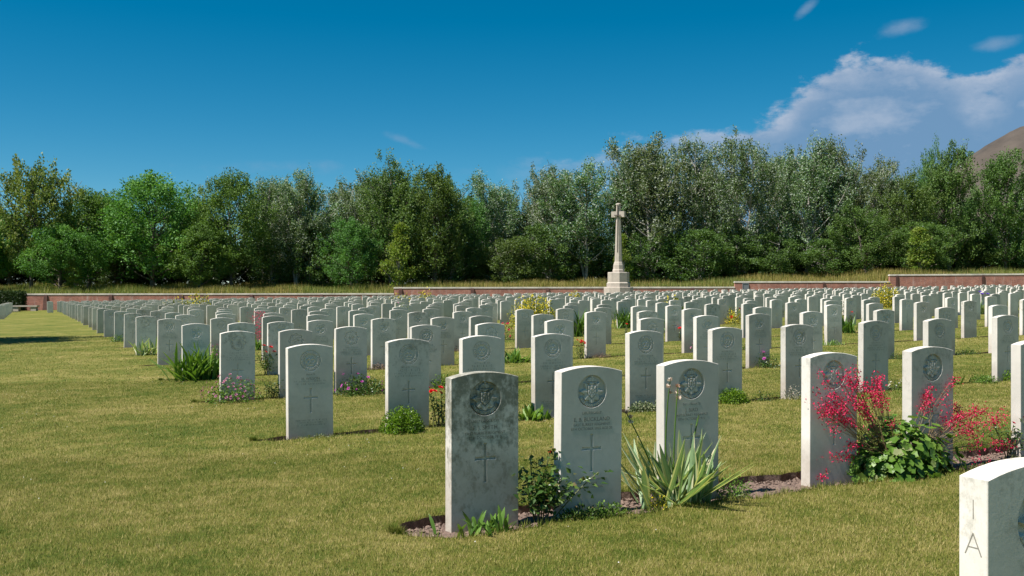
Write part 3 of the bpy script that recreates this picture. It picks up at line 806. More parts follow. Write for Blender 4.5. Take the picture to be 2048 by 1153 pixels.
# ------------------------------------------------------------------ brick boundary wall (stepped with the slope)
def r_px(px, d): return (px - 1024) / F * d
D0 = WALL_D
steps_ = [(-80, 788, 588, 587), (788, 1470, 575, 574), (1470, 1780, 563.3, 563.0), (1780, 2160, 549.5, 547.0)]
butts = [[92, 222, 363, 503, 643], [801, 945, 1095, 1245, 1385], [1648], [1794, 1966, 2125]]
wlab = ['long low stretch of red brick wall behind the stone bench', 'stretch of red brick wall behind the tall stone cross',
        'short stretch of brick wall with a grey panel near its end', 'tallest stretch of bright red brick wall beside the spoil heap side']
wlab[3] = 'tallest stretch of bright red brick boundary wall, one step above the rest'
def wall_top(px):
    for (a, b, ya, yb) in steps_:
        if px <= b: return zpx(ya + (yb - ya) * (px - a) / (b - a), D0)
    return zpx(547, D0)
def zg_rd(r, d):
    X, _ = W(r, d); return float(gz(X))
for si, (a, b, ya, yb) in enumerate(steps_):
    ra, rb = r_px(a, D0), r_px(b, D0)
    za, zb = zpx(ya, D0), zpx(yb, D0)
    x0, y0 = W(ra, D0)
    L = rb - ra
    root = obj('brick_wall', None, None, None, (x0, y0, 0), (0, 0, -YAW), wlab[si], 'wall', 'brick walls of the cemetery boundary')
    g0, g1 = zg_rd(ra, D0) - .3, zg_rd(rb, D0) - .3
    def prism(mb, x0, x1, y0, y1, zl0, zl1, zh0, zh1):
        V = [(x0, y0, zl0), (x1, y0, zl1), (x0, y1, zl0), (x1, y1, zl1), (x0, y0, zh0), (x1, y0, zh1), (x0, y1, zh0), (x1, y1, zh1)]
        mb.add(V, [(0, 2, 3, 1), (4, 5, 7, 6), (0, 1, 5, 4), (2, 6, 7, 3), (0, 4, 6, 2), (1, 3, 7, 5)])
    m_ = MB(); prism(m_, 0, L, 0, .34, g0, g1, za - .12, zb - .12)
    obj('wall', m_.mesh('wall', M['brick']), root)
    m_ = MB(); prism(m_, -.04, L + (.0 if si < 3 else .05), -.03, .37, za - .118, zb - .118, za - .015, zb - .015)
    prism(m_, -.02, L - .02, .0, .34, za - .0149, zb - .0149, za + .01, zb + .01)
    obj('coping', m_.mesh('coping', M['coping']), root)
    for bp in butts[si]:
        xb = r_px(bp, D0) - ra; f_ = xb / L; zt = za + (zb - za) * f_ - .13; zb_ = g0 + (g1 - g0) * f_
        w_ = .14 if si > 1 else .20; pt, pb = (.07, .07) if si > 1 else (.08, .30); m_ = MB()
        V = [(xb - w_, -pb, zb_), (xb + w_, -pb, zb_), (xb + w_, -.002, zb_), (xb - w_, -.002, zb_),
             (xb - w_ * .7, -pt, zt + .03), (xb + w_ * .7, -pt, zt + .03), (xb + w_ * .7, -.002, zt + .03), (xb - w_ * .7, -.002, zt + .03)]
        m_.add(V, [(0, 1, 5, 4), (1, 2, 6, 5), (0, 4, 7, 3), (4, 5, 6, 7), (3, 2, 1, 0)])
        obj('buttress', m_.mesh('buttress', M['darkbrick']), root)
    if si == 2:
        xb = r_px(1491, D0) - ra; m_ = MB(); zt = za - .16
        m_.box(xb - .27, xb + .27, -.05, .0, zt - .85, zt)
        pn = obj('panel', m_.mesh('panel', M['panel']), root, label='grey metal panel set in the wall')
        m_ = MB()
        for (u0, u1, v0, v1) in ((-.27, -.22, -.85, 0), (.22, .27, -.85, 0), (-.22, .22, -.05, 0), (-.22, .22, -.85, -.80)):
            m_.box(xb + u0, xb + u1, -.075, -.051, zt + v0, zt + v1)
        obj('panel_frame', m_.mesh('panel_frame', M['panel']), pn)

# ------------------------------------------------------------------ great stone cross
cd = 80.0
cxp, cyp = WP(1237, cd); cz = float(gz(cxp))
nx_, ny_ = W(-.40, -.92)
crot = math.atan2(ny_, nx_) + math.pi / 2
root = obj('memorial_cross', None, None, None, (cxp, cyp, cz), (0, 0, crot), 'tall pale stone cross with bronze sword on an octagonal plinth before the wall', 'memorial')
col = (.12, 0, .75, 1)
k8 = 1 / math.cos(math.pi / 8)
def octo(name, prof, par=root):
    m_ = MB(); m_.lathe([(r * k8, z) for r, z in prof], 8, math.pi / 8)
    return obj(name, m_.mesh(name, M['cross']), par, color=col)
Z = lambda py: zpx(py, cd) - cz
s8 = cd / F
octo('step', [(1.75, -.2), (1.75, .20)]); octo('step', [(1.40, .2), (1.40, .42)])
octo('plinth', [(1.09, .42), (1.09, Z(575) - .03), (1.06, Z(575)), (.90, Z(575))])
octo('plinth', [(.88, Z(575)), (.88, Z(567)), (.80, Z(565)), (.80, Z(546.5)), (.77, Z(545))])
octo('socle', [(.44, Z(545)), (.44, Z(541)), (.40, Z(539)), (.385, Z(531)), (.36, Z(529)), (.33, Z(526)), (.30, Z(524))])
octo('shaft', [(.285, Z(524)), (.235, Z(480)), (.175, Z(434.5))])
m_ = MB(); zc0, zc1 = Z(435), Z(423.5)
def chbox(m_, hx, hy, z0, z1, c):
    P = [(-hx + c, -hy), (hx - c, -hy), (hx, -hy + c), (hx, hy - c), (hx - c, hy), (-hx + c, hy), (-hx, hy - c), (-hx, -hy + c)]
    V = [(x, y, z0) for x, y in P] + [(x, y, z1) for x, y in P]
    m_.add(V, [(i, (i + 1) % 8, 8 + (i + 1) % 8, 8 + i) for i in range(8)]); m_.add(V, [tuple(range(8))[::-1], tuple(range(8, 16))])
chbox(m_, .56, .175, zc0, zc1, .05)
obj('cross_arms', m_.mesh('cross_arms', M['cross']), root, color=col)
octo('cross_head', [(.172, zc1), (.165, Z(411)), (.19, Z(410.5)), (.19, Z(408)), (.12, Z(407))])
sw_ = obj('sword', None, root)
m_ = MB(); yb_ = -.33
def swq(x0, x1, z0, z1, y0, y1):
    V = [(x0, y0, z0), (x1, y0, z0), (x1, y1, z1), (x0, y1, z1), (x0, y0 + .05, z0), (x1, y0 + .05, z0), (x1, y1 + .05, z1), (x0, y1 + .05, z1)]
    m_.add(V, [(0, 1, 2, 3), (4, 7, 6, 5), (0, 4, 5, 1), (2, 6, 7, 3), (1, 5, 6, 2), (0, 3, 7, 4)])
swq(-.02, .02, Z(505), Z(434), -.305, -.235); swq(-.05, .05, Z(434), Z(412), -.235, -.225)
me_ = m_.mesh('blade', M['bronze']); bpy.data.objects.remove(sw_)
sw_ = obj('sword', me_, root, label='dark bronze sword fixed to the cross')
m_ = MB(); m_.box(-.27, .27, -.275, -.22, Z(432.5), Z(430.5)); obj('sword_guard', m_.mesh('sword_guard', M['bronze']), sw_)

# ------------------------------------------------------------------ bench and hedge by the wall
bd = 82.0
bx_, by_ = WP(51, bd); bz = float(gz(bx_))
root = obj('stone_bench', None, None, None, (bx_, by_, bz), (0, 0, -YAW), 'low pale stone bench at the end of the grass avenue', 'bench')
m_ = MB(); m_.box(-1.05, 1.05, -.24, .24, .36, .47); obj('seat', m_.mesh('seat', M['cross']), root, color=(.1, 0, .8, 1))
for x_ in (-.72, .72):
    m_ = MB(); m_.box(x_ - .22, x_ + .22, -.19, .19, -.1, .36); obj('leg', m_.mesh('leg', M['cross']), root, color=(.1, 0, .5, 1))
root = obj('hedge', None, None, None, (*WP(6, 84.6), float(gz(0))), (0, 0, -YAW), 'dark clipped hedge against the brick wall beside the stone bench', 'hedge')
m_ = MB(); n = 9000
face = RNG.integers(0, 3, n)
u, v, w = RNG.uniform(-1.8, 1.75, n), RNG.uniform(-.55, .45, n), RNG.uniform(0, 1.55, n)
u = np.where(face == 0, np.where(RNG.random(n) < .5, -1.8, 1.75), u); v = np.where(face == 1, -.55, v); w = np.where(face == 2, 1.55, w)
C = np.stack([u, v, w], 1) + RNG.normal(0, .06, (n, 3))
m_.leaves(C, RNG.normal(0, 1, (n, 3)), RNG.normal(0, 1, (n, 3)), .11, .07)
obj('foliage', m_.mesh('foliage', M['hedge']), root)
m_ = MB(); m_.box(-1.72, 1.67, -.47, .38, -.1, 1.47); obj('branches', m_.mesh('branches', M['hedge']), root)

# ------------------------------------------------------------------ meadow bank behind the wall
def zm(r, d):
    r = np.asarray(r, float); d = np.asarray(d, float)
    base = np.interp(r, [-90, -48, -12, -8, 17, 21, 31, 34, 60, 120], [1.15, 1.15, 1.2, 1.45, 1.6, 1.95, 2.15, 2.6, 2.85, 3.0])
    return base + np.interp(d, [85, 88, 106, 130, 3000], [-.25, 0, .85, 1.1, 1.1])
mb = MB()
rs_ = np.concatenate([[-900, -300], np.arange(-110, 111, 2.0), [300, 900]]); ds_ = np.array([85.75, 88, 91, 95, 100, 106, 115, 130, 200, 500, 1500])
Rg, Dg = np.meshgrid(rs_, ds_, indexing='ij')
Xg, Yg = W(Rg, Dg)
V = np.stack([Xg, Yg, zm(Rg, Dg)], -1).reshape(-1, 3)
nr, nd = Rg.shape; idx = np.arange(nr * nd).reshape(nr, nd)
mb.add(V, np.stack([idx[:-1, :-1], idx[1:, :-1], idx[1:, 1:], idx[:-1, 1:]], -1).reshape(-1, 4))
obj('meadow', mb.mesh('meadow', M['lawn']), kind='structure')
def tall_grass(n, d0, d1, t0, t1, h0, h1, w, dens=None):
    d = RNG.uniform(d0, d1, n); t = RNG.uniform(t0, t1, n); r = t * d
    if dens is not None: ok = RNG.random(n) < dens(r, d); d, r = d[ok], r[ok]
    n = len(d); X, Y = W(r, d); z = zm(r, d) - .03
    a = RNG.uniform(0, 2 * np.pi, n); patch = .75 + .35 * np.sin(r * .55) * np.sin(r * .23 + d * .4)
    h = RNG.uniform(h0, h1, n) * patch; le = RNG.uniform(.05, .45, n) * h
    sx, sy = np.cos(a + 1.57) * w / 2, np.sin(a + 1.57) * w / 2
    V = np.stack([np.stack([X - sx, Y - sy, z], 1), np.stack([X + sx, Y + sy, z], 1), np.stack([X + np.cos(a) * le, Y + np.sin(a) * le, z + h], 1)], 1)
    return V.reshape(-1, 3), np.arange(3 * n).reshape(-1, 3), RNG.random(n)
gm = MB(); gg = MB()
pat = lambda r, d: np.clip(.5 + .8 * np.sin(r * .21 + 1.0) + .4 * np.sin(r * .63 + d * .3) + np.where(r > -14, .35, -.35), .05, 1)
gm.add(*tall_grass(110000, 86.6, 110, -.56, .56, .55, 1.10, .05, pat))
gg.add(*tall_grass(90000, 86.4, 112, -.56, .56, .45, .95, .05, lambda r, d: 1.1 - pat(r, d)))
obj('tall_dry_grass', gm.mesh('tall_dry_grass', M['meadow']), label='tall dry yellow brown meadow grass on the bank behind the wall', cat='grass', kind='stuff')
obj('tall_green_grass', gg.mesh('tall_green_grass', M['meadowg']), label='tall green meadow grass on the bank behind the wall', cat='grass', kind='stuff')

# ------------------------------------------------------------------ spoil heap and shed
hd = 640.0; hx_, hy_ = WP(2085, hd); ztop = zpx(246, hd)
mb = MB(); prof = []
for q in np.linspace(1, 0, 40):
    rr = 185 * q; zz = ztop - (math.sqrt((rr * .80) ** 2 + 18 ** 2) - 18)
    prof.append((max(rr, .01), max(zz, -5)))
sides = 96
th = np.arange(sides) / sides * 2 * np.pi
V = np.array([[r * (1 + .025 * np.sin(5 * th + 1) + .012 * np.sin(17 * th + z * .1)) * np.cos(th), r * (1 + .025 * np.sin(5 * th + 1) + .012 * np.sin(17 * th + z * .1)) * np.sin(th), np.full(sides, z)] for r, z in prof]).transpose(0, 2, 1)
V[:, :, 2] += RNG.normal(0, .25, V.shape[:2])
n = len(prof); i = np.arange(n - 1)[:, None] * sides; j = np.arange(sides)[None]; j2 = (j + 1) % sides
mb.add(V.reshape(-1, 3), np.stack([i + j, i + j2, i + sides + j2, i + sides + j], -1).reshape(-1, 4))
obj('spoil_heap', mb.mesh('spoil_heap', M['heap'], True), loc=(hx_, hy_, 0), kind='structure')

sd_ = 150.0; sx_, sy_ = WP(2035, sd_)
root = obj('storage_shed', None, None, None, (sx_, sy_, float(zm(r_px(2035, sd_), sd_)) - .1), (0, 0, -YAW), 'blue grey metal shed glimpsed behind the trees', 'shed')
m_ = MB()
for i in range(26):      # ribbed sheeting
    m_.box(-8.4 + i * .65, -8.4 + i * .65 + .55, -.06, 0, 0, 6.2)
m_.box(-8.5, 8.5, .0, 12, 0, 6.2); obj('wall', m_.mesh('wall', M['shed']), root)
m_ = MB(); m_.add([(-8.8, -.3, 6.2), (8.8, -.3, 6.2), (8.8, 6, 8.2), (-8.8, 6, 8.2), (8.8, 12.3, 6.2), (-8.8, 12.3, 6.2)], [(0, 1, 2, 3), (3, 2, 4, 5)])
obj('roof', m_.mesh('roof', M['shedroof']), root)

# ------------------------------------------------------------------ trees
def make_tree(seed, H, R, cb, ncl, lpc, leaf, shape, leafm, barkm, stems=1, elong=1.3, csize=.085, silver=0.0, lean=.03):
    """trunk and crown meshes; cb = height share where the crown starts"""
    rg = np.random.default_rng(seed)
    tb = MB(); cbm = MB()
    axes = []
    for s_ in range(stems):
        n = 12; t = np.linspace(0, 1, n)
        dirn = rg.uniform(0, 2 * np.pi); sp_ = (R * .35 if stems > 1 else R * .1)
        wob = np.cumsum(rg.normal(0, .012 * H, (n, 2)), 0) * t[:, None]
        P = np.c_[np.cos(dirn) * sp_ * t + wob[:, 0] + lean * H * t ** 2, np.sin(dirn) * sp_ * t + wob[:, 1], t * H * (.92 if s_ == 0 else rg.uniform(.7, .9))]
        tb.tube(P, (.016 * H * (1 - t) ** .8 + .012) / math.sqrt(stems) * 1.1, 7); axes.append(P)
    def env(t):
        t = np.clip(t, 0, 1)
        if shape == 'oval': return np.sin(np.pi * np.clip(t * .93 + .07, 0, 1)) ** .55
        if shape == 'dome': return np.sqrt(np.clip(1 - t * t, 0, 1))
        if shape == 'round': return np.sqrt(np.clip(1 - (2 * t - .95) ** 2 * .95, 0, 1))
        return np.clip((1 - t) * 1.15, 0, 1) ** .7 * np.clip(.35 + t * 2.2, 0, 1)
    C = []
    lobes = rg.uniform(0, 2 * np.pi, 3)
    for q in range(ncl):
        t = rg.random() ** .9
        a = rg.uniform(0, 2 * np.pi); rad = math.sqrt(rg.uniform(.12, 1)) * R * env(t) * (.84 + .22 * math.sin(2 * a + lobes[0]) + .14 * math.sin(3 * a + 7 * t + lobes[1]))
        P = axes[rg.integers(stems)]
        z = (cb + (1 - cb) * t) * H
        cx_ = np.interp(z, P[:, 2], P[:, 0]); cy_ = np.interp(z, P[:, 2], P[:, 1])
        C.append((cx_ + rad * math.cos(a), cy_ + rad * math.sin(a), z * .97, cx_, cy_))
    C = np.array(C)
    for q in rg.choice(len(C), min(len(C), 46), replace=False):
        c = C[q]; z0 = max(cb * H * .45, c[2] - rg.uniform(.12, .30) * H)
        bx__, by__ = np.interp(z0, axes[0][:, 2], axes[0][:, 0]), np.interp(z0, axes[0][:, 2], axes[0][:, 1])
        t = np.linspace(0, 1, 6)[:, None]
        p0 = np.array([bx__, by__, z0]); p2 = c[:3]; p1 = p0 * .45 + p2 * .55 + np.array([0, 0, -.03 * H])
        P = (1 - t) ** 2 * p0 + 2 * t * (1 - t) * p1 + t ** 2 * p2
        tb.tube(P, np.linspace(.0052 * H, .0014 * H, 6), 4)
    n = ncl * lpc
    ci = np.repeat(np.arange(ncl), lpc)
    sz = csize * H * rg.uniform(.6, 1.25, ncl)
    g = rg.normal(0, 1, (n, 3)); g *= (rg.random(n) ** .25 / (np.linalg.norm(g, axis=1) + 1e-6))[:, None]
    L_ = C[ci, :3] + g * sz[ci][:, None] * np.array([.9, .9, elong])[None]
    Dn = g * .8 + rg.normal(0, .7, (n, 3)) + np.array([.15, 0, .15])
    Nn = rg.normal(0, .8, (n, 3)) + np.array([0, 0, .9])
    ctone = rg.random(ncl)
    rnd = np.clip(.55 * rg.random(n) + .30 * ctone[ci] + .05, 0, .70)
    if silver:
        m = rg.random(n) < silver * (.4 + 1.2 * (ctone[ci] > .5)); rnd[m] = rg.uniform(.78, 1, m.sum())
    else: rnd = np.clip(rnd * 1.35, 0, 1)
    cbm.leaves(L_, Dn, Nn, leaf * rg.uniform(.7, 1.3, n), leaf * .62 * rg.uniform(.7, 1.3, n), rnd)
    return tb.mesh('trunk', barkm), cbm.mesh('crown', leafm), H

def plume_tree(seed, H, R, cb, nlimb, ncl, lpc, leaf, leafm, barkm, stems=2, csize=.036, silver=0.0, up=1.25, wind=.10):
    """airy tree: upswept limbs, each carrying a plume of leaf tufts, sky showing between them"""
    rg = np.random.default_rng(seed); tb = MB(); cm = MB(); axes = []
    for s_ in range(stems):
        n = 12; t = np.linspace(0, 1, n); a = rg.uniform(0, 2 * np.pi)
        wob = np.cumsum(rg.normal(0, .010 * H, (n, 2)), 0) * t[:, None]
        P = np.c_[np.cos(a) * R * .38 * t + wob[:, 0] + wind * .4 * H * t ** 2, np.sin(a) * R * .38 * t + wob[:, 1], t * H * (.93 if s_ == 0 else rg.uniform(.68, .90))]
        tb.tube(P, (.014 * H * (1 - t) ** .8 + .012) / math.sqrt(stems) * 1.15, 7); axes.append(P)
    C = []; D_ = []; T_one = []
    for q in range(nlimb):
        A = axes[q % stems]; hs = A[-1, 2]
        f = (q + rg.random()) / nlimb
        z0 = hs * (cb + (.93 - cb) * f); p0 = np.array([np.interp(z0, A[:, 2], A[:, 0]), np.interp(z0, A[:, 2], A[:, 1]), z0])
        a = q * 2.4 + rg.normal(0, .5); prof = math.sin(math.pi * min(1, (.22 + .78 * f))) ** .7
        out = R * prof * rg.uniform(.55, 1.12) + .05 * R
        rise = out * up * rg.uniform(.6, 1.3) + (.10 * H if f > .85 else 0) * rg.random()
        p2 = p0 + np.array([math.cos(a) * out + wind * rise, math.sin(a) * out, min(rise, H * 1.02 - z0)])
        p1 = p0 + (p2 - p0) * np.array([.62, .62, .30])
        t = np.linspace(0, 1, 7)[:, None]; P = (1 - t) ** 2 * p0 + 2 * t * (1 - t) * p1 + t ** 2 * p2
        tb.tube(P, np.linspace(.0052 * H, .0012 * H, 7), 4)
        tone = rg.random()
        for c in range(ncl):
            u = rg.uniform(.18, 1.04); pc = (1 - u) ** 2 * p0 + 2 * u * (1 - u) * p1 + u ** 2 * p2
            sp = R * .20 * (1.1 - .55 * u)
            C.append(pc + rg.normal(0, 1, 3) * np.array([sp, sp, sp * .9])); D_.append(p2 - p1 + np.array([wind * H * .1, 0, .1 * H])); T_one.append(.5 * tone + .5 * rg.random())
    C = np.array(C); D_ = np.array(D_); D_ /= np.linalg.norm(D_, axis=1)[:, None]; T_one = np.array(T_one)
    n = len(C) * lpc; ci = np.repeat(np.arange(len(C)), lpc)
    sz = csize * H * rg.uniform(.55, 1.35, len(C))
    g = rg.normal(0, 1, (n, 3)); g *= (rg.random(n) ** .33 / (np.linalg.norm(g, axis=1) + 1e-6))[:, None]
    L_ = C[ci] + g * sz[ci][:, None] * .75 + D_[ci] * (rg.uniform(-1, 1, n) * sz[ci] * 1.15)[:, None]
    Dn = D_[ci] * .8 + rg.normal(0, .75, (n, 3)); Nn = rg.normal(0, .8, (n, 3)) + np.array([-.2, 0, .8])
    rnd = np.clip(.40 * rg.random(n) + .42 * T_one[ci] - .03, 0, .70)
    if silver:
        m = rg.random(n) < silver * (.35 + 1.3 * T_one[ci]); rnd[m] = rg.uniform(.78, 1, m.sum())
    else: rnd = np.clip(rnd * 1.35, 0, 1)
    cm.leaves(L_, Dn, Nn, leaf * rg.uniform(.7, 1.3, n), leaf * .6 * rg.uniform(.7, 1.3, n), rnd)
    return tb.mesh('trunk', barkm), cm.mesh('crown', leafm), H
def lump_tree(seed, H, R, cb, nlump, ncl, lpc, leaf, leafm, barkm):
    """dense rounded tree built of overlapping leafy boughs"""
    rg = np.random.default_rng(seed); tb = MB(); cm = MB()
    n = 12; t = np.linspace(0, 1, n); A = np.c_[np.cumsum(rg.normal(0, .012 * H, (n, 2)), 0) * t[:, None], t * H * .8]
    tb.tube(A, .020 * H * (1 - t) ** .8 + .012, 8)
    C = []; T_one = []; O = []
    for q in range(nlump):
        f = (q + .5) / nlump; zc = cb + (1 - cb) * (.10 + .84 * f); a = q * 2.39996 + rg.normal(0, .25)
        rr = R * math.sqrt(max(.03, 1 - (2 * (.10 + .84 * f) - .90) ** 2)) * rg.uniform(.50, .88) * (1 if f < .9 else .5)
        c0 = np.array([math.cos(a) * rr, math.sin(a) * rr, zc * H]); ls = R * rg.uniform(.26, .42); tone = rg.random()
        z0 = max(.1 * H, c0[2] - rg.uniform(.15, .3) * H); p0 = np.array([np.interp(z0, A[:, 2], A[:, 0]), np.interp(z0, A[:, 2], A[:, 1]), z0])
        tt = np.linspace(0, 1, 6)[:, None]; tb.tube(p0 * (1 - tt) + c0 * tt + np.array([0, 0, -.03 * H]) * np.sin(np.pi * tt), np.linspace(.007 * H, .002 * H, 6), 4)
        d = rg.normal(0, 1, (ncl, 3)); d[:, 2] = d[:, 2] * .8 + .25; d /= np.linalg.norm(d, axis=1)[:, None]
        C.append(c0 + d * ls * rg.uniform(.55, 1.05, (ncl, 1)) * np.array([1, 1, .8])); O.append(d); T_one += [.6 * tone + .4 * x for x in rg.random(ncl)]
    C = np.concatenate(C); O = np.concatenate(O); T_one = np.array(T_one)
    n = len(C) * lpc; ci = np.repeat(np.arange(len(C)), lpc)
    g = rg.normal(0, 1, (n, 3)); g *= (rg.random(n) ** .33 / (np.linalg.norm(g, axis=1) + 1e-6))[:, None]
    L_ = C[ci] + g * (R * .155 * rg.uniform(.6, 1.3, len(C)))[ci][:, None]
    rnd = np.clip(.45 * rg.random(n) + .55 * T_one[ci], 0, 1)
    cm.leaves(L_, O[ci] * .6 + rg.normal(0, .7, (n, 3)), O[ci] * .6 + rg.normal(0, .7, (n, 3)) + np.array([0, 0, .7]), leaf * rg.uniform(.7, 1.3, n), leaf * .66 * rg.uniform(.7, 1.3, n), rnd)
    return tb.mesh('trunk', barkm), cm.mesh('crown', leafm), H
VAR = {}
VAR['poplar'] = [plume_tree(100 + i, 15, 3.5, .20, 30 + 4 * (i % 3), 9, 62, .20, M['poplar'], M['palebark'], 2 + i % 2, .038, .34, 1.35) for i in range(6)]
VAR['maple'] = [lump_tree(200 + i, 11, 4.6, .14, 34, 11, 75, .21, M['maple'], M['bark']) for i in range(3)]
VAR['alder'] = [plume_tree(300 + i, 13, 3.4, .10, 40, 9, 62, .20, M['alder'], M['bark'], 2, .042, .07, .95, .04) for i in range(4)]
VAR['shrub'] = [make_tree(400 + i, 6, 2.9, .04, 130, 90, .18, 'round', M['willow'], M['palebark'], stems=3, elong=1.0, csize=.085, silver=.10) for i in range(3)]
VAR['lime'] = [make_tree(500 + i, 6, 1.9, .10, 80, 60, .20, 'cone', M['lime'], M['palebark'], elong=.55, csize=.09) for i in range(2)]
VAR['walnut'] = [plume_tree(600, 11, 4.3, .22, 40, 8, 42, .25, M['walnut'], M['bark'], 1, .045, 0, .7, 0.0)]
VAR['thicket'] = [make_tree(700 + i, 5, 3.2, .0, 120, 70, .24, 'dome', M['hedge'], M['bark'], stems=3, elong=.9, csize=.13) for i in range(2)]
NM = {'poplar': 'poplar_tree', 'maple': 'maple_tree', 'alder': 'alder_tree', 'shrub': 'willow_shrub', 'lime': 'young_tree', 'walnut': 'broad_tree', 'thicket': 'undergrowth_bush'}
BW = {'poplar': 7.2, 'maple': 9.2, 'alder': 7.2, 'shrub': 6.0, 'lime': 4.2, 'walnut': 9.0, 'thicket': 6.4}
LB = {'poplar': 'tall airy poplar with silvery leaves', 'maple': 'dense dark green rounded tree', 'alder': 'mid green bushy tree', 'shrub': 'low grey green shrubby tree',
      'lime': 'small bright yellow green young tree', 'walnut': 'broad sparse-leaved tree', 'thicket': 'dark undergrowth bush'}
tcount = {}
def tree(kind, px, d, topy, wpx, label=None):
    if kind == 'shrub': d += 7; topy += 14
    r = r_px(px, d); X, Y = W(r, d); z0 = float(zm(r, d)) - .1
    i = tcount.get(kind, 0); tcount[kind] = i + 1
    tm, cm_, H = VAR[kind][i % len(VAR[kind])]
    h = zpx(topy, d) - z0; sv = h / H; sh = wpx * d / F / BW[kind]
    where = ('the long low wall stretch by the bench' if px < 788 else 'the wall stretch behind the tall cross' if px < 1470 else 'the wall stretch with the grey panel' if px < 1780 else 'the tallest brick wall stretch')
    lab = f'{LB[kind]} beyond {where}'
    root = obj(NM[kind], None, None, None, (X, Y, z0), (0, 0, (i * 2.4) % 6.28), label or lab, 'bush' if kind == 'thicket' else 'tree', 'trees ' + lab)
    if kind == 'poplar': sh *= 1.12
    root.scale = (sh, sh, sv)
    obj('trunk', tm, root); obj('crown', cm_, root)
T_ = [('poplar', 960, 118, 375, 100), ('poplar', 1140, 120, 345, 110), ('poplar', 1270, 120, 310, 120), ('poplar', 1450, 120, 300, 120), ('poplar', 1575, 120, 305, 110), ('poplar', 1650, 122, 310, 120), ('poplar', 1715, 118, 325, 110), ('alder', 1780, 116, 345, 110),
      ('poplar', 560, 116, 365, 100), ('poplar', 680, 118, 360, 110), ('alder', 745, 112, 345, 100), ('alder', 905, 114, 352, 90), ('walnut', 62, 97, 328, 190), ('maple', -55, 96, 420, 170), ('maple', 178, 104, 388, 165), ('maple', 305, 100, 356, 210), ('maple', 232, 108, 400, 150),
      ('poplar', 402, 112, 366, 90), ('maple', 462, 101, 354, 150), ('poplar', 528, 108, 350, 110), ('poplar', 592, 104, 356, 110), ('poplar', 645, 106, 346, 120), ('poplar', 712, 108, 340, 120),
      ('alder', 782, 102, 312, 150), ('alder', 868, 103, 322, 150), ('alder', 835, 112, 345, 140), ('alder', 930, 108, 388, 110),
      ('poplar', 1000, 112, 352, 110), ('poplar', 1050, 115, 372, 90), ('poplar', 1100, 108, 326, 110), ('poplar', 1172, 105, 318, 140), ('poplar', 1238, 110, 308, 110),
      ('poplar', 1305, 106, 262, 160), ('poplar', 1352, 112, 290, 120), ('poplar', 1402, 108, 276, 120), ('poplar', 1488, 106, 268, 130), ('poplar', 1545, 112, 290, 110),
      ('poplar', 1612, 106, 275, 140), ('poplar', 1682, 110, 280, 120), ('poplar', 1745, 108, 316, 110), ('alder', 1815, 102, 348, 130),
      ('alder', 1898, 104, 282, 130), ('alder', 1850, 110, 292, 70), ('alder', 2012, 104, 300, 130), ('poplar', 2105, 108, 310, 130), ('alder', 1955, 112, 380, 120),
      ('maple', 120, 96, 455, 150), ('maple', 400, 98, 450, 150), ('shrub', 545, 97, 470, 120), ('shrub', 620, 98, 440, 120), ('alder', 700, 99, 430, 130),
      ('shrub', 900, 98, 430, 130), ('shrub', 1010, 97, 462, 150), ('shrub', 1095, 98, 440, 140), ('shrub', 1170, 100, 420, 130), ('shrub', 1300, 98, 455, 140),
      ('shrub', 1400, 97, 450, 150), ('shrub', 1480, 99, 430, 130), ('shrub', 1560, 98, 455, 140), ('shrub', 1655, 96, 468, 150), ('alder', 1735, 99, 410, 130),
      ('alder', 1850, 97, 440, 140), ('shrub', 1930, 99, 430, 140), ('shrub', 2035, 100, 420, 150),
      ('lime', 800, 95.5, 448, 85), ('lime', 150, 94.5, 520, 60), ('lime', 1250, 97, 470, 60), ('lime', 1842, 95, 455, 90),
      ('maple', 20, 112, 430, 220), ('alder', 560, 116, 420, 200), ('maple', 360, 114, 420, 200), ('maple', 200, 118, 430, 240), ('alder', 760, 118, 400, 220), ('alder', 980, 120, 440, 200),
      ('alder', 1130, 122, 440, 200), ('alder', 1290, 122, 440, 220), ('alder', 1440, 120, 440, 220), ('alder', 1600, 122, 440, 220), ('alder', 1760, 120, 420, 220), ('alder', 660, 120, 430, 200)]
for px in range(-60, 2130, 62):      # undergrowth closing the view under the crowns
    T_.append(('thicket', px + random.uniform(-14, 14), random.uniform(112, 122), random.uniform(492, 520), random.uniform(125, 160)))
for px in range(-40, 2110, 150):
    T_.append((('shrub', 'alder')[px // 150 % 2], px + random.uniform(-14, 14), random.uniform(108, 118), random.uniform(440, 480), random.uniform(140, 180)))
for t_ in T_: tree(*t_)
# garden tree left of the avenue: only its shade reaches the picture
tm, cm_, H = VAR['maple'][1]
for (x_, y_, s_) in ((-4.9, 30.6, .80), (-6.4, 88.5, .75)):
    root = obj('maple_tree', None, None, None, (x_, y_, float(gz(x_)) - .1), (0, 0, 1.0), 'rounded tree whose shadow falls across the grass avenue', 'tree', 'shade trees left of the avenue')
    root.scale = (s_ * .8, s_ * .8, s_); obj('trunk', tm, root); obj('crown', cm_, root)

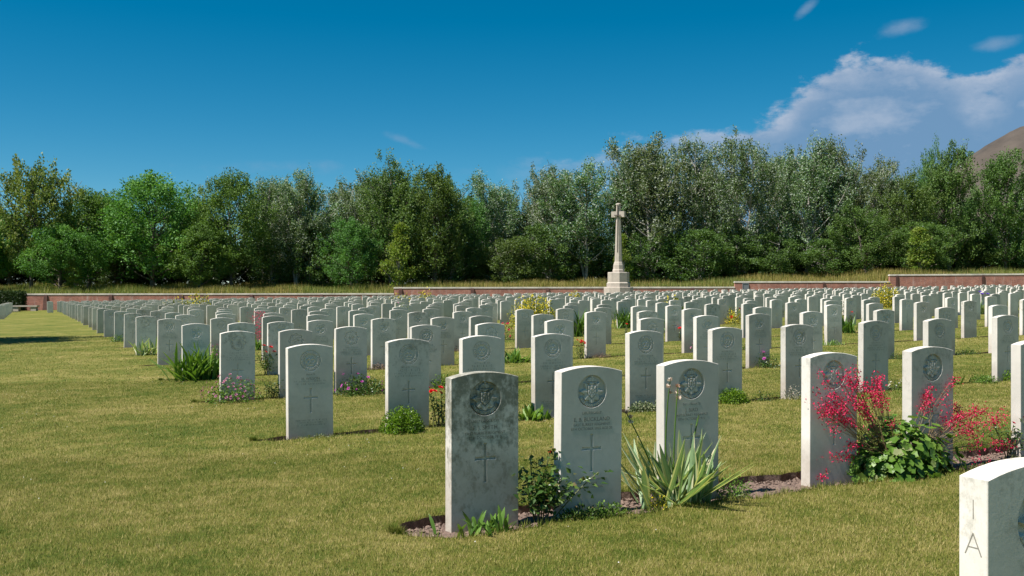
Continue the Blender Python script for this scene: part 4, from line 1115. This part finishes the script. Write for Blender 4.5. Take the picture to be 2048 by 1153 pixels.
# ------------------------------------------------------------------ planting in the beds
def rdir(n, up=.3):
    D = RNG.normal(0, 1, (n, 3)); D[:, 2] = np.abs(D[:, 2]) + up
    return D / np.linalg.norm(D, axis=1)[:, None]
def mound(n, rx, ry, h, thick=.35):
    """points through the outer part of a dome"""
    D = RNG.normal(0, 1, (n, 3)); D[:, 2] = np.abs(D[:, 2]) * .9; D /= np.linalg.norm(D, axis=1)[:, None]
    q = 1 - thick * RNG.random(n) ** 1.5
    wob = 1 + .10 * np.sin(5 * np.arctan2(D[:, 1], D[:, 0]) + rx * 40) + .07 * np.sin(9 * np.arctan2(D[:, 1], D[:, 0]) + 2)
    return D * q[:, None] * wob[:, None] * np.array([rx, ry, h]), D
def root_at(name, px, k, off, label, cat, group=None, yy=None):
    Y = (row_y(k) if yy is None else yy) + off; X = X_at(px, Y)
    return obj(name, None, None, None, (X, Y, float(gz(X)) - (.025 if k <= NB else 0)), (0, 0, 0), label, cat, group)
def stems_to(mb, tips, rad=.003, base=.03, sides=4):
    for p in tips:
        b = np.array([p[0] * .15, p[1] * .15, 0]) + np.r_[RNG.normal(0, base, 2), 0]
        t = np.linspace(0, 1, 5)[:, None]; mid = (b + p) / 2 + np.array([0, 0, .12 * p[2]])
        mb.tube((1 - t) ** 2 * b + 2 * t * (1 - t) * mid + t ** 2 * p, np.linspace(rad, rad * .6, 5), sides)
def bush(name, px, k, off, rx, h, label, leafm, n=500, leaf=.03, cat='shrub', thick=.5, flowers=None, ry=None, group=None, stem=True, asp=.6):
    root = root_at(name, px, k, off, label, cat, group); ry = ry or rx
    m_ = MB(); C, D = mound(n, rx, ry, h, thick)
    m_.leaves(C, D + RNG.normal(0, .7, D.shape), D + RNG.normal(0, .5, D.shape) + np.array([0, 0, .4]), leaf * RNG.uniform(.7, 1.3, n), leaf * asp, None, .18)
    obj('foliage', m_.mesh('foliage', M[leafm]), root)
    if stem:
        m_ = MB(); stems_to(m_, C[:14], .003); obj('stems', m_.mesh('stems', M['twig']), root, kind='stuff')
    if flowers:
        fm, nf, fs = flowers
        C, D = mound(nf, rx * 1.05, ry * 1.05, h * 1.12, .10); ok = D[:, 2] > .25; C, D = C[ok], D[ok]
        for c, d_ in zip(C, D): bloom(root, c, d_, fs * random.uniform(.7, 1.2), fm)
    return root
BLOOMS = {}
def bloom_mesh(mat, petals=9):
    if mat not in BLOOMS:
        m_ = MB(); 
        for ring_, (nn, tilt, ln) in enumerate(((6, 1.15, 1.0), (5, .75, .8), (4, .35, .62))):
            a = np.arange(nn) / nn * 2 * np.pi + ring_ * .4
            D = np.stack([np.cos(a) * math.sin(tilt), np.sin(a) * math.sin(tilt), np.full(nn, math.cos(tilt))], 1)
            m_.leaves(np.zeros((nn, 3)) + np.array([0, 0, -.1]), D, np.stack([-np.cos(a), -np.sin(a), np.full(nn, .6)], 1), ln, ln * .85, None, .15)
        BLOOMS[mat] = m_.mesh('bloom_' + mat, M[mat])
    return BLOOMS[mat]
def bloom(root, c, d_, s_, mat):
    o = obj('bloom', bloom_mesh(mat), root, None, tuple(c))
    o.rotation_euler = Vector(d_).to_track_quat('Z', 'Y').to_euler(); o.scale = (s_, s_, s_)
def clump(name, px, k, off, n, h, w, spread, label, leafm='green', rnd=(0, 1), cat='plant', stripe=False, foot=.07, group=None, bend=(.1, .8), hmin=.55):
    root = root_at(name, px, k, off, label, cat, group); m_ = MB()
    for i in range(n):
        a = random.uniform(0, 2 * math.pi); tl = spread * random.random() ** .7
        b = (random.gauss(0, foot), random.gauss(0, foot * .7), 0)
        st = (random.uniform(.6, 1), random.uniform(0, .45)) if stripe else None
        if stripe and random.random() < .5: st = st[::-1]
        m_.strap(b, a, tl, h * random.uniform(hmin, 1), w * random.uniform(.7, 1.15), random.uniform(*bend), random.uniform(*rnd), 7, st, random.uniform(-.9, .9))
    obj('leaves', m_.mesh('leaves', M[leafm]), root, kind='stuff' if n > 60 else None)
    return root
def rose(px, k, off, h, rx, label, fm='red', nf=4, fs=.035, n=260, leaf=.032, lm='dark'):
    root = root_at('rose_bush', px, k, off, label, 'rose')
    tips = [np.array([random.gauss(0, rx * .6), random.gauss(0, rx * .5), h * random.uniform(.55, 1)]) for _ in range(10)]
    m_ = MB(); stems_to(m_, tips, .004, .03); obj('stems', m_.mesh('stems', M['twig']), root, kind='stuff')
    C = []; 
    for i in range(n):
        p = random.choice(tips); t = random.uniform(.25, 1); C.append(np.array([p[0] * t, p[1] * t, p[2] * (.1 + .9 * t)]) + np.r_[RNG.normal(0, rx * .28, 2), RNG.normal(0, h * .06)])
    C = np.array(C); m_ = MB(); D = RNG.normal(0, 1, (n, 3)); D[:, 2] *= .45
    m_.leaves(C, D, RNG.normal(0, .35, (n, 3)) + np.array([0, 0, 1]), leaf * RNG.uniform(.7, 1.3, n), leaf * .66, None, .18)
    obj('foliage', m_.mesh('foliage', M[lm]), root)
    tips.sort(key=lambda p: -p[2])
    for p in tips[:nf]: bloom(root, p + np.array([0, 0, .012]), (random.gauss(0, .4), -.4, 1), fs * random.uniform(.8, 1.2), fm)
    return root

# front row
clump('lily_shoots', 968, 1, -.11, 44, .14, .022, .8, 'small clump of fresh green shoots at the foot of the lichen-stained headstone', 'green', (.0, .7), foot=.075)
r_ = rose(1080, 1, -.02, .36, .16, 'small dark-leaved rose bush with one red bud between two front headstones', 'red', 1, .016, 560, .040)
bush('ground_cover', 1165, 1, -.10, .17, .075, 'low mat of reddish green ground cover before the clean headstone', 'dark', 520, .020, 'plant', .8, None, .08)
bush('ground_cover', 1215, 1, -.09, .13, .075, 'brighter green low mat between the clean headstone and the iris', 'green', 360, .020, 'plant', .8, None, .08)
ir = clump('variegated_iris', 1350, 1, -.02, 92, .50, .036, 1.02, 'large variegated iris clump with cream striped leaves and spent flower stalks', 'vari', (.05, .42), 'iris', True, .095, None, (-.12, .22))
for (tx, tz, dx) in ((1330, 762, -.10), (1358, 775, -.02), (1418, 792, .12), (1262, 830, -.17)):
    Y = ir.location[1]; X = X_at(tx, Y); d_ = cam_rd(X, Y)[1]; zt = zpx(tz, d_) - ir.location[2]
    tip = np.array([X - ir.location[0], random.uniform(-.06, .06), zt]); b = np.array([dx * .4, 0, 0])
    t = np.linspace(0, 1, 7)[:, None]; mid = np.array([dx * .9, 0, zt * .5])
    P = (1 - t) ** 2 * b + 2 * t * (1 - t) * mid + t ** 2 * tip
    m_ = MB(); zsp = MB(); m_.tube(P, np.linspace(.0055, .003, 7), 5)
    stk = obj('flower_stalk', m_.mesh('flower_stalk', M['green']), ir)
    for q in (1.0, .90, .80):
        c = P[-1] * q + P[3] * (1 - q); nn = 7
        D = RNG.normal(0, 1, (nn, 3)); D[:, 2] = np.abs(D[:, 2]) + .6
        zsp.leaves(np.repeat(c[None], nn, 0) + np.array([random.choice((-.010, .010)) if q < 1 else 0, 0, 0]), D, RNG.normal(0, 1, (nn, 3)), .026, .017, None, .2)
    obj('spent_flowers', zsp.mesh('spent_flowers', M['spent']), stk, kind='stuff')
bush('yellow_sprig', 1316, 1, -.14, .055, .13, 'small yellow green sprig at the foot of the variegated iris', 'yellow', 240, .014, 'plant', .8)
bush('sage_bush', 1468, 1, -.05, .11, .14, 'small grey green bushy plant beside the variegated iris', 'green', 380, .018, 'plant', .7)

# coral bells: lobed leaf mound with crimson sprays
cb_ = root_at('coral_bells', 1800, 1, -.04, 'big leafy mound of coral bells with sprays of tiny crimson flowers', 'flower')
m_ = MB(); n = 900
C, D = mound(n, .44, .26, .40, .55)
C[:, 2] *= (1 - .30 * np.abs(C[:, 0] - .02) / .44)
for c, d_ in zip(C, D):
    nrm = d_ + RNG.normal(0, .45, 3) + np.array([0, -.1, .5]); nrm /= np.linalg.norm(nrm)
    ax = np.cross(nrm, RNG.normal(0, 1, 3)); ax /= np.linalg.norm(ax); bx2 = np.cross(nrm, ax); s_ = random.uniform(.018, .036)
    nn = 15; a = np.arange(nn) / nn * 2 * np.pi; rr = s_ * (1 + .16 * np.cos(5 * a)) * np.where(np.arange(nn) == 0, .35, 1)
    V = np.concatenate([[c - nrm * s_ * .12], c + ax * (rr * np.cos(a))[:, None] + bx2 * (rr * np.sin(a))[:, None]])
    m_.add(V, [(0, 1 + i, 1 + (i + 1) % nn) for i in range(nn)], min(1, max(0, random.gauss(.5, .22))))
obj('foliage', m_.mesh('foliage', M['heuch']), cb_)
sprays = [(1665, 825, 30, 36), (1640, 812, 22, 24), (1700, 762, 34, 40), (1722, 790, 26, 30), (1745, 800, 30, 30), (1760, 760, 30, 22), (1668, 925, 36, 20), (1700, 868, 26, 18), (1640, 985, 30, 18),
          (1862, 800, 16, 18), (1890, 812, 30, 44), (1912, 830, 22, 26), (1960, 825, 26, 22), (1932, 850, 20, 16), (1958, 877, 22, 12), (2010, 850, 18, 8), (2025, 900, 16, 8), (1770, 870, 16, 8)]
fl = MB(); stm = MB(); Y0_ = cb_.location[1]
for (px, py, spx, nn) in sprays:
    yo = random.uniform(-.10, .10); Y = Y0_ + yo; X = X_at(px, Y); d_ = cam_rd(X, Y)[1]
    cz_ = max(.01, zpx(py, d_) - cb_.location[2]); sg = spx * d_ / F * .62
    for q in range(nn // 4 + 2):
        tip = np.array([X - cb_.location[0] + random.gauss(0, sg), yo + random.gauss(0, sg * .8), max(.02, cz_ + random.gauss(0, sg * 1.1))])
        b = np.array([random.gauss(0, .07) + .10 * np.sign(tip[0]), random.gauss(0, .04), .10]); t = np.linspace(0, 1, 6)[:, None]; mid = b * .5 + tip * .5 + np.array([0, 0, .04])
        P = (1 - t) ** 2 * b + 2 * t * (1 - t) * mid + t ** 2 * tip
        stm.tube(P, np.linspace(.0022, .0012, 6), 4)
        nf = 34; f = RNG.random(nf) ** 1.5
        cc = P[-1][None] * (1 - f[:, None] * .34) + P[2][None] * (f[:, None] * .34) + RNG.normal(0, .017, (nf, 3))
        fl.leaves(cc, RNG.normal(0, 1, (nf, 3)), RNG.normal(0, 1, (nf, 3)), RNG.uniform(.009, .019, nf), .011, None, .3)
obj('flower_stems', stm.mesh('flower_stems', M['redstem']), cb_, kind='stuff'); obj('flowers', fl.mesh('flowers', M['crimson']), cb_, kind='stuff')
rose(2020, 1, .05, .30, .16, 'low rose bush with dull crimson flowers past the coral bells', 'crimson', 5, .022, 220, .03)

# second row
bush('ground_cover', 640, 2, -.08, .20, .05, 'sparse pale creeping plant before the clean second row headstone', 'sage', 300, .016, 'plant', .9, None, .06)
bush('box_bush', 806, 2, -.14, .175, .215, 'clipped bright green box bush', 'box', 5200, .019, 'bush', .30)
rose(880, 2, .05, .36, .13, 'rose bush with deep red flowers beside the lichen-stained headstone', 'red', 6, .030, 260, .03)
clump('hosta', 1062, 2, -.05, 46, .20, .034, .95, 'bright green broad-leaved clump behind the lichen-stained headstone', 'green', (.3, 1), foot=.08)
bush('ground_cover', 1290, 2, -.08, .21, .11, 'grey green spreading low plant before a second row headstone', 'sage', 900, .024, 'plant', .7, None, .10)
bush('box_bush', 1466, 2, -.02, .15, .16, 'small dark green box bush behind the iris flower stalks', 'box', 3000, .019, 'bush', .3)
bush('sparse_plant', 1530, 2, -.02, .14, .12, 'thin dark plant with sparse leaves beside the small box bush', 'dark', 240, .02, 'plant', .9)
bush('dried_plant', 1583, 2, -.08, .12, .16, 'bleached dry flower heads before a second row headstone', 'pale', 460, .016, 'plant', .8, None, None, None, True, .5)
bush('daisy_plant', 1790, 2, -.03, .13, .14, 'small plant speckled with white flowers behind the coral bells', 'green', 300, .018, 'plant', .8, ('white', 30, .012))
clump('lily_shoots', 1915, 2, -.02, 10, .16, .022, .9, 'few pale green shoots in bare soil in the second row', 'green', (.5, 1))
bush('spurge', 1968, 2, -.03, .17, .12, 'low dome of bright green spurge in the second row', 'green', 900, .022, 'plant', .5)
bush('spurge', 2014, 2, -.0, .09, .14, 'yellower spurge plant tight against a second row headstone', 'box', 420, .024, 'plant', .6)

# third row
def flowerhead(px, k, off, rx, h, label, lm, fm, nf, fs, n=420):
    return bush('flowering_plant', px, k, off, rx, h, label, lm, n, .028, 'flower', .7, (fm, nf, fs))
flowerhead(466, 3, -.10, .32, .28, 'mound of pink purple flowers before the first headstone of its row', 'green', 'pink', 120, .020, 1100)
rose(545, 3, -.02, .26, .12, 'flowerless rose bush beside the pink purple flower mound', 'red', 0, .03, 220, .028)
flowerhead(722, 3, -.12, .32, .23, 'leafy cranesbill mound with magenta flowers behind the clean second row headstone', 'dark', 'magenta', 30, .022, 2000)
bush('leafy_plant', 882, 3, -.02, .14, .20, 'fresh green leafy plant behind the rose with deep red flowers', 'green', 360, .032, 'plant', .6)
clump('hosta', 1035, 4, -.10, 70, .30, .040, 1.1, 'wide clump of glossy green leaves two rows behind the rose bush', 'green', (.2, .8), foot=.13)
clump('grass_tuft', 1150, 3, -.1, 70, .20, .010, .8, 'tuft of fine bright grass beneath bright red roses', 'green', (.5, 1), foot=.08)
rose(1163, 4, -.05, .34, .10, 'bright red rose beside a grey headstone behind the fine grass tuft', 'red', 6, .036, 120, .03)
bush('heather', 1200, 4, -.06, .26, .10, 'brown withered heather at the foot of a grey headstone', 'heather', 520, .022, 'plant', .8, None, .12)
flowerhead(1405, 4, -.06, .26, .20, 'dull pink flowering plant with green base in the fourth row', 'green', 'pink', 60, .024)
bush('low_bush', 1500, 4, -.02, .16, .16, 'low round green bush beyond the dull pink flowers', 'dark', 360, .028, 'plant', .7)
flowerhead(1532, 3, -.06, .20, .21, 'dark green mound with two magenta flowers behind the dry flower heads', 'dark', 'magenta', 7, .028, 700)
clump('grass_tuft', 1660, 4, -.08, 140, .18, .010, .8, 'low tuft of bright fine grass behind the coral bells headstone', 'green', (.5, 1), foot=.16)
clump('green_iris', 1695, 5, -.06, 60, .52, .036, .75, 'fan of green iris leaves behind the bright fine grass', 'green', (.15, .8), foot=.11)
bush('low_bush', 1792, 3, -.02, .13, .12, 'low dark green cushion between two third row headstones', 'dark', 360, .022, 'plant', .6)
bush('ground_cover', 1935, 3, -.02, .28, .10, 'spreading grey green cushion in the third row', 'dark', 600, .024, 'plant', .7, None, .12)

# fourth row and beyond
clump('green_iris', 396, 4, -.12, 170, .62, .038, .95, 'large fan of bright green iris leaves at the avenue end of its row', 'green', (.2, .95), foot=.15)
flowerhead(428, 5, -.06, .14, .30, 'pale pink flowers showing behind the large green iris fan', 'green', 'pink', 30, .022)
rose(532, 4, -.02, .46, .17, 'rose bush with scarlet flowers behind the pink purple flower mound', 'red', 5, .040, 320, .035)
bush('heather', 760, 4, -.06, .24, .11, 'dark brown heather cushion behind the magenta cranesbill', 'heather', 560, .022, 'plant', .8, None, .12)
clump('variegated_iris', 293, 6, -.12, 34, .50, .040, .95, 'small yellow striped iris at the avenue end of its row', 'vari', (.1, .45), 'iris', True, .09, None, (.1, .9))
root = clump('red_spikes', 517, 6, -.05, 30, .40, .03, .6, 'tall haze of red flower spikes between distant headstones', 'green', (.2, .8), foot=.10)
m_ = MB(); n = 420; C = np.stack([RNG.normal(0, .09, n), RNG.normal(0, .09, n), RNG.uniform(.25, .85, n)], 1)
m_.leaves(C, RNG.normal(0, 1, (n, 3)), RNG.normal(0, 1, (n, 3)), .025, .016); obj('flowers', m_.mesh('flowers', M['crimson']), root, kind='stuff')
bush('low_bush', 236, 8, -.1, .22, .20, 'small leafy tuft at the avenue end of a far row', 'green', 220, .04, 'plant', .7)
bush('low_bush', 376, 5, -.1, .16, .10, 'low weed at the avenue edge near the headstones', 'green', 200, .03, 'plant', .8)
bush('heather', 905, 5, -.05, .30, .14, 'mauve brown heather behind the second row', 'heather', 420, .03, 'plant', .8)
clump('pale_iris', 893, 6, -.05, 46, .48, .034, .6, 'upright pale yellow green iris leaves in the sixth row', 'vari', (.3, .6), foot=.10)
flowerhead(1010, 6, -.04, .22, .36, 'rosy pink flowering bush beside the golden shrub', 'dark', 'crimson', 26, .04)
bush('golden_shrub', 1068, 8, -.10, .80, .95, 'large golden yellow variegated shrub among the headstones before the cross', 'yellow', 2600, .075, 'shrub', .6, None, .5)
clump('green_iris', 1156, 6, -.05, 60, .80, .040, .45, 'tall dark green iris sheaf beyond the golden shrub', 'green', (.0, .5), foot=.10)
clump('green_iris', 1252, 7, -.05, 90, .75, .036, .6, 'broad sheaf of tall iris leaves with a red rose in front', 'green', (.2, .7), foot=.16)
rose(1252, 6, -.05, .30, .08, 'single red rose before the broad iris sheaf', 'red', 3, .04, 60, .03)
clump('pale_iris', 1346, 6, -.05, 80, .62, .034, .6, 'sheaf of pale striped iris leaves near a red rose', 'vari', (.25, .6), foot=.16)
rose(1360, 5, -.02, .30, .08, 'red rose beside a headstone at the pale striped iris', 'red', 3, .045, 70, .03)
bush('golden_shrub', 1466, 7, -.04, .36, .50, 'rounded golden shrub with orange red flowers', 'yellow', 800, .05, 'shrub', .6, ('red', 9, .055))
rose(1698, 7, -.05, .62, .26, 'white flowering rose bush with a red bloom between headstones', 'white', 7, .05, 420, .05)
rose(1704, 6, -.05, .40, .10, 'red bloom on a thin rose before the white rose bush', 'red', 1, .05, 60, .04)
bush('golden_shrub', 1772, 10, .10, .85, 1.05, 'tall yellow green variegated shrub towards the tallest brick wall', 'yellow', 2200, .08, 'shrub', .6, None, .55)
root = clump('violet_iris', 1962, 7, -.05, 46, .62, .04, .55, 'iris with violet flowers and pale leaves between headstones', 'vari', (.2, .6), foot=.10)
for q in range(5): bloom(root, (random.gauss(0, .12), random.gauss(0, .08), random.uniform(.72, .86)), (0, -.3, 1), .085, 'violet')
bush('golden_shrub', 2036, 7, -.05, .20, .55, 'narrow golden shrub beyond the violet iris', 'yellow', 420, .045, 'shrub', .6)
rose(1560, 7, -.05, .60, .14, 'thin leggy rose between two mid row headstones', 'pink', 2, .04, 160, .045)
clump('green_iris', 1440, 9, -.05, 50, .70, .04, .5, 'green iris sheaf in the ninth row before the wall', 'green', (.2, .7), foot=.14)
rose(705, 7, -.05, .50, .15, 'dark red rose between headstones in the seventh row', 'crimson', 5, .045, 160, .045)
rose(800, 8, -.05, .85, .22, 'leggy rose with yellowing leaves in the eighth row', 'pink', 1, .04, 260, .05, 'walnut')
for (px, k, w_, h_, lb) in ((365, 15, 1.1, .95, 'yellow flowering shrub among the far headstones near the low wall'), (400, 14, .6, 1.25, 'taller yellow shrub beside another among the far headstones'),
                            (800, 15, .9, .95, 'yellow green shrub among far headstones before the second wall step'), (850, 16, .6, 1.2, 'pale yellow shrub close to the second wall step'),
                            (1148, 13, .4, 1.0, 'small yellow tuft among far headstones near the great cross'), (1345, 8, .4, .8, 'tall flowering stems in the eighth row')):
    bush('golden_shrub', px, k, -.1, w_, h_, lb, 'yellow', 520, .11, 'shrub', .6, None, w_ * .6)
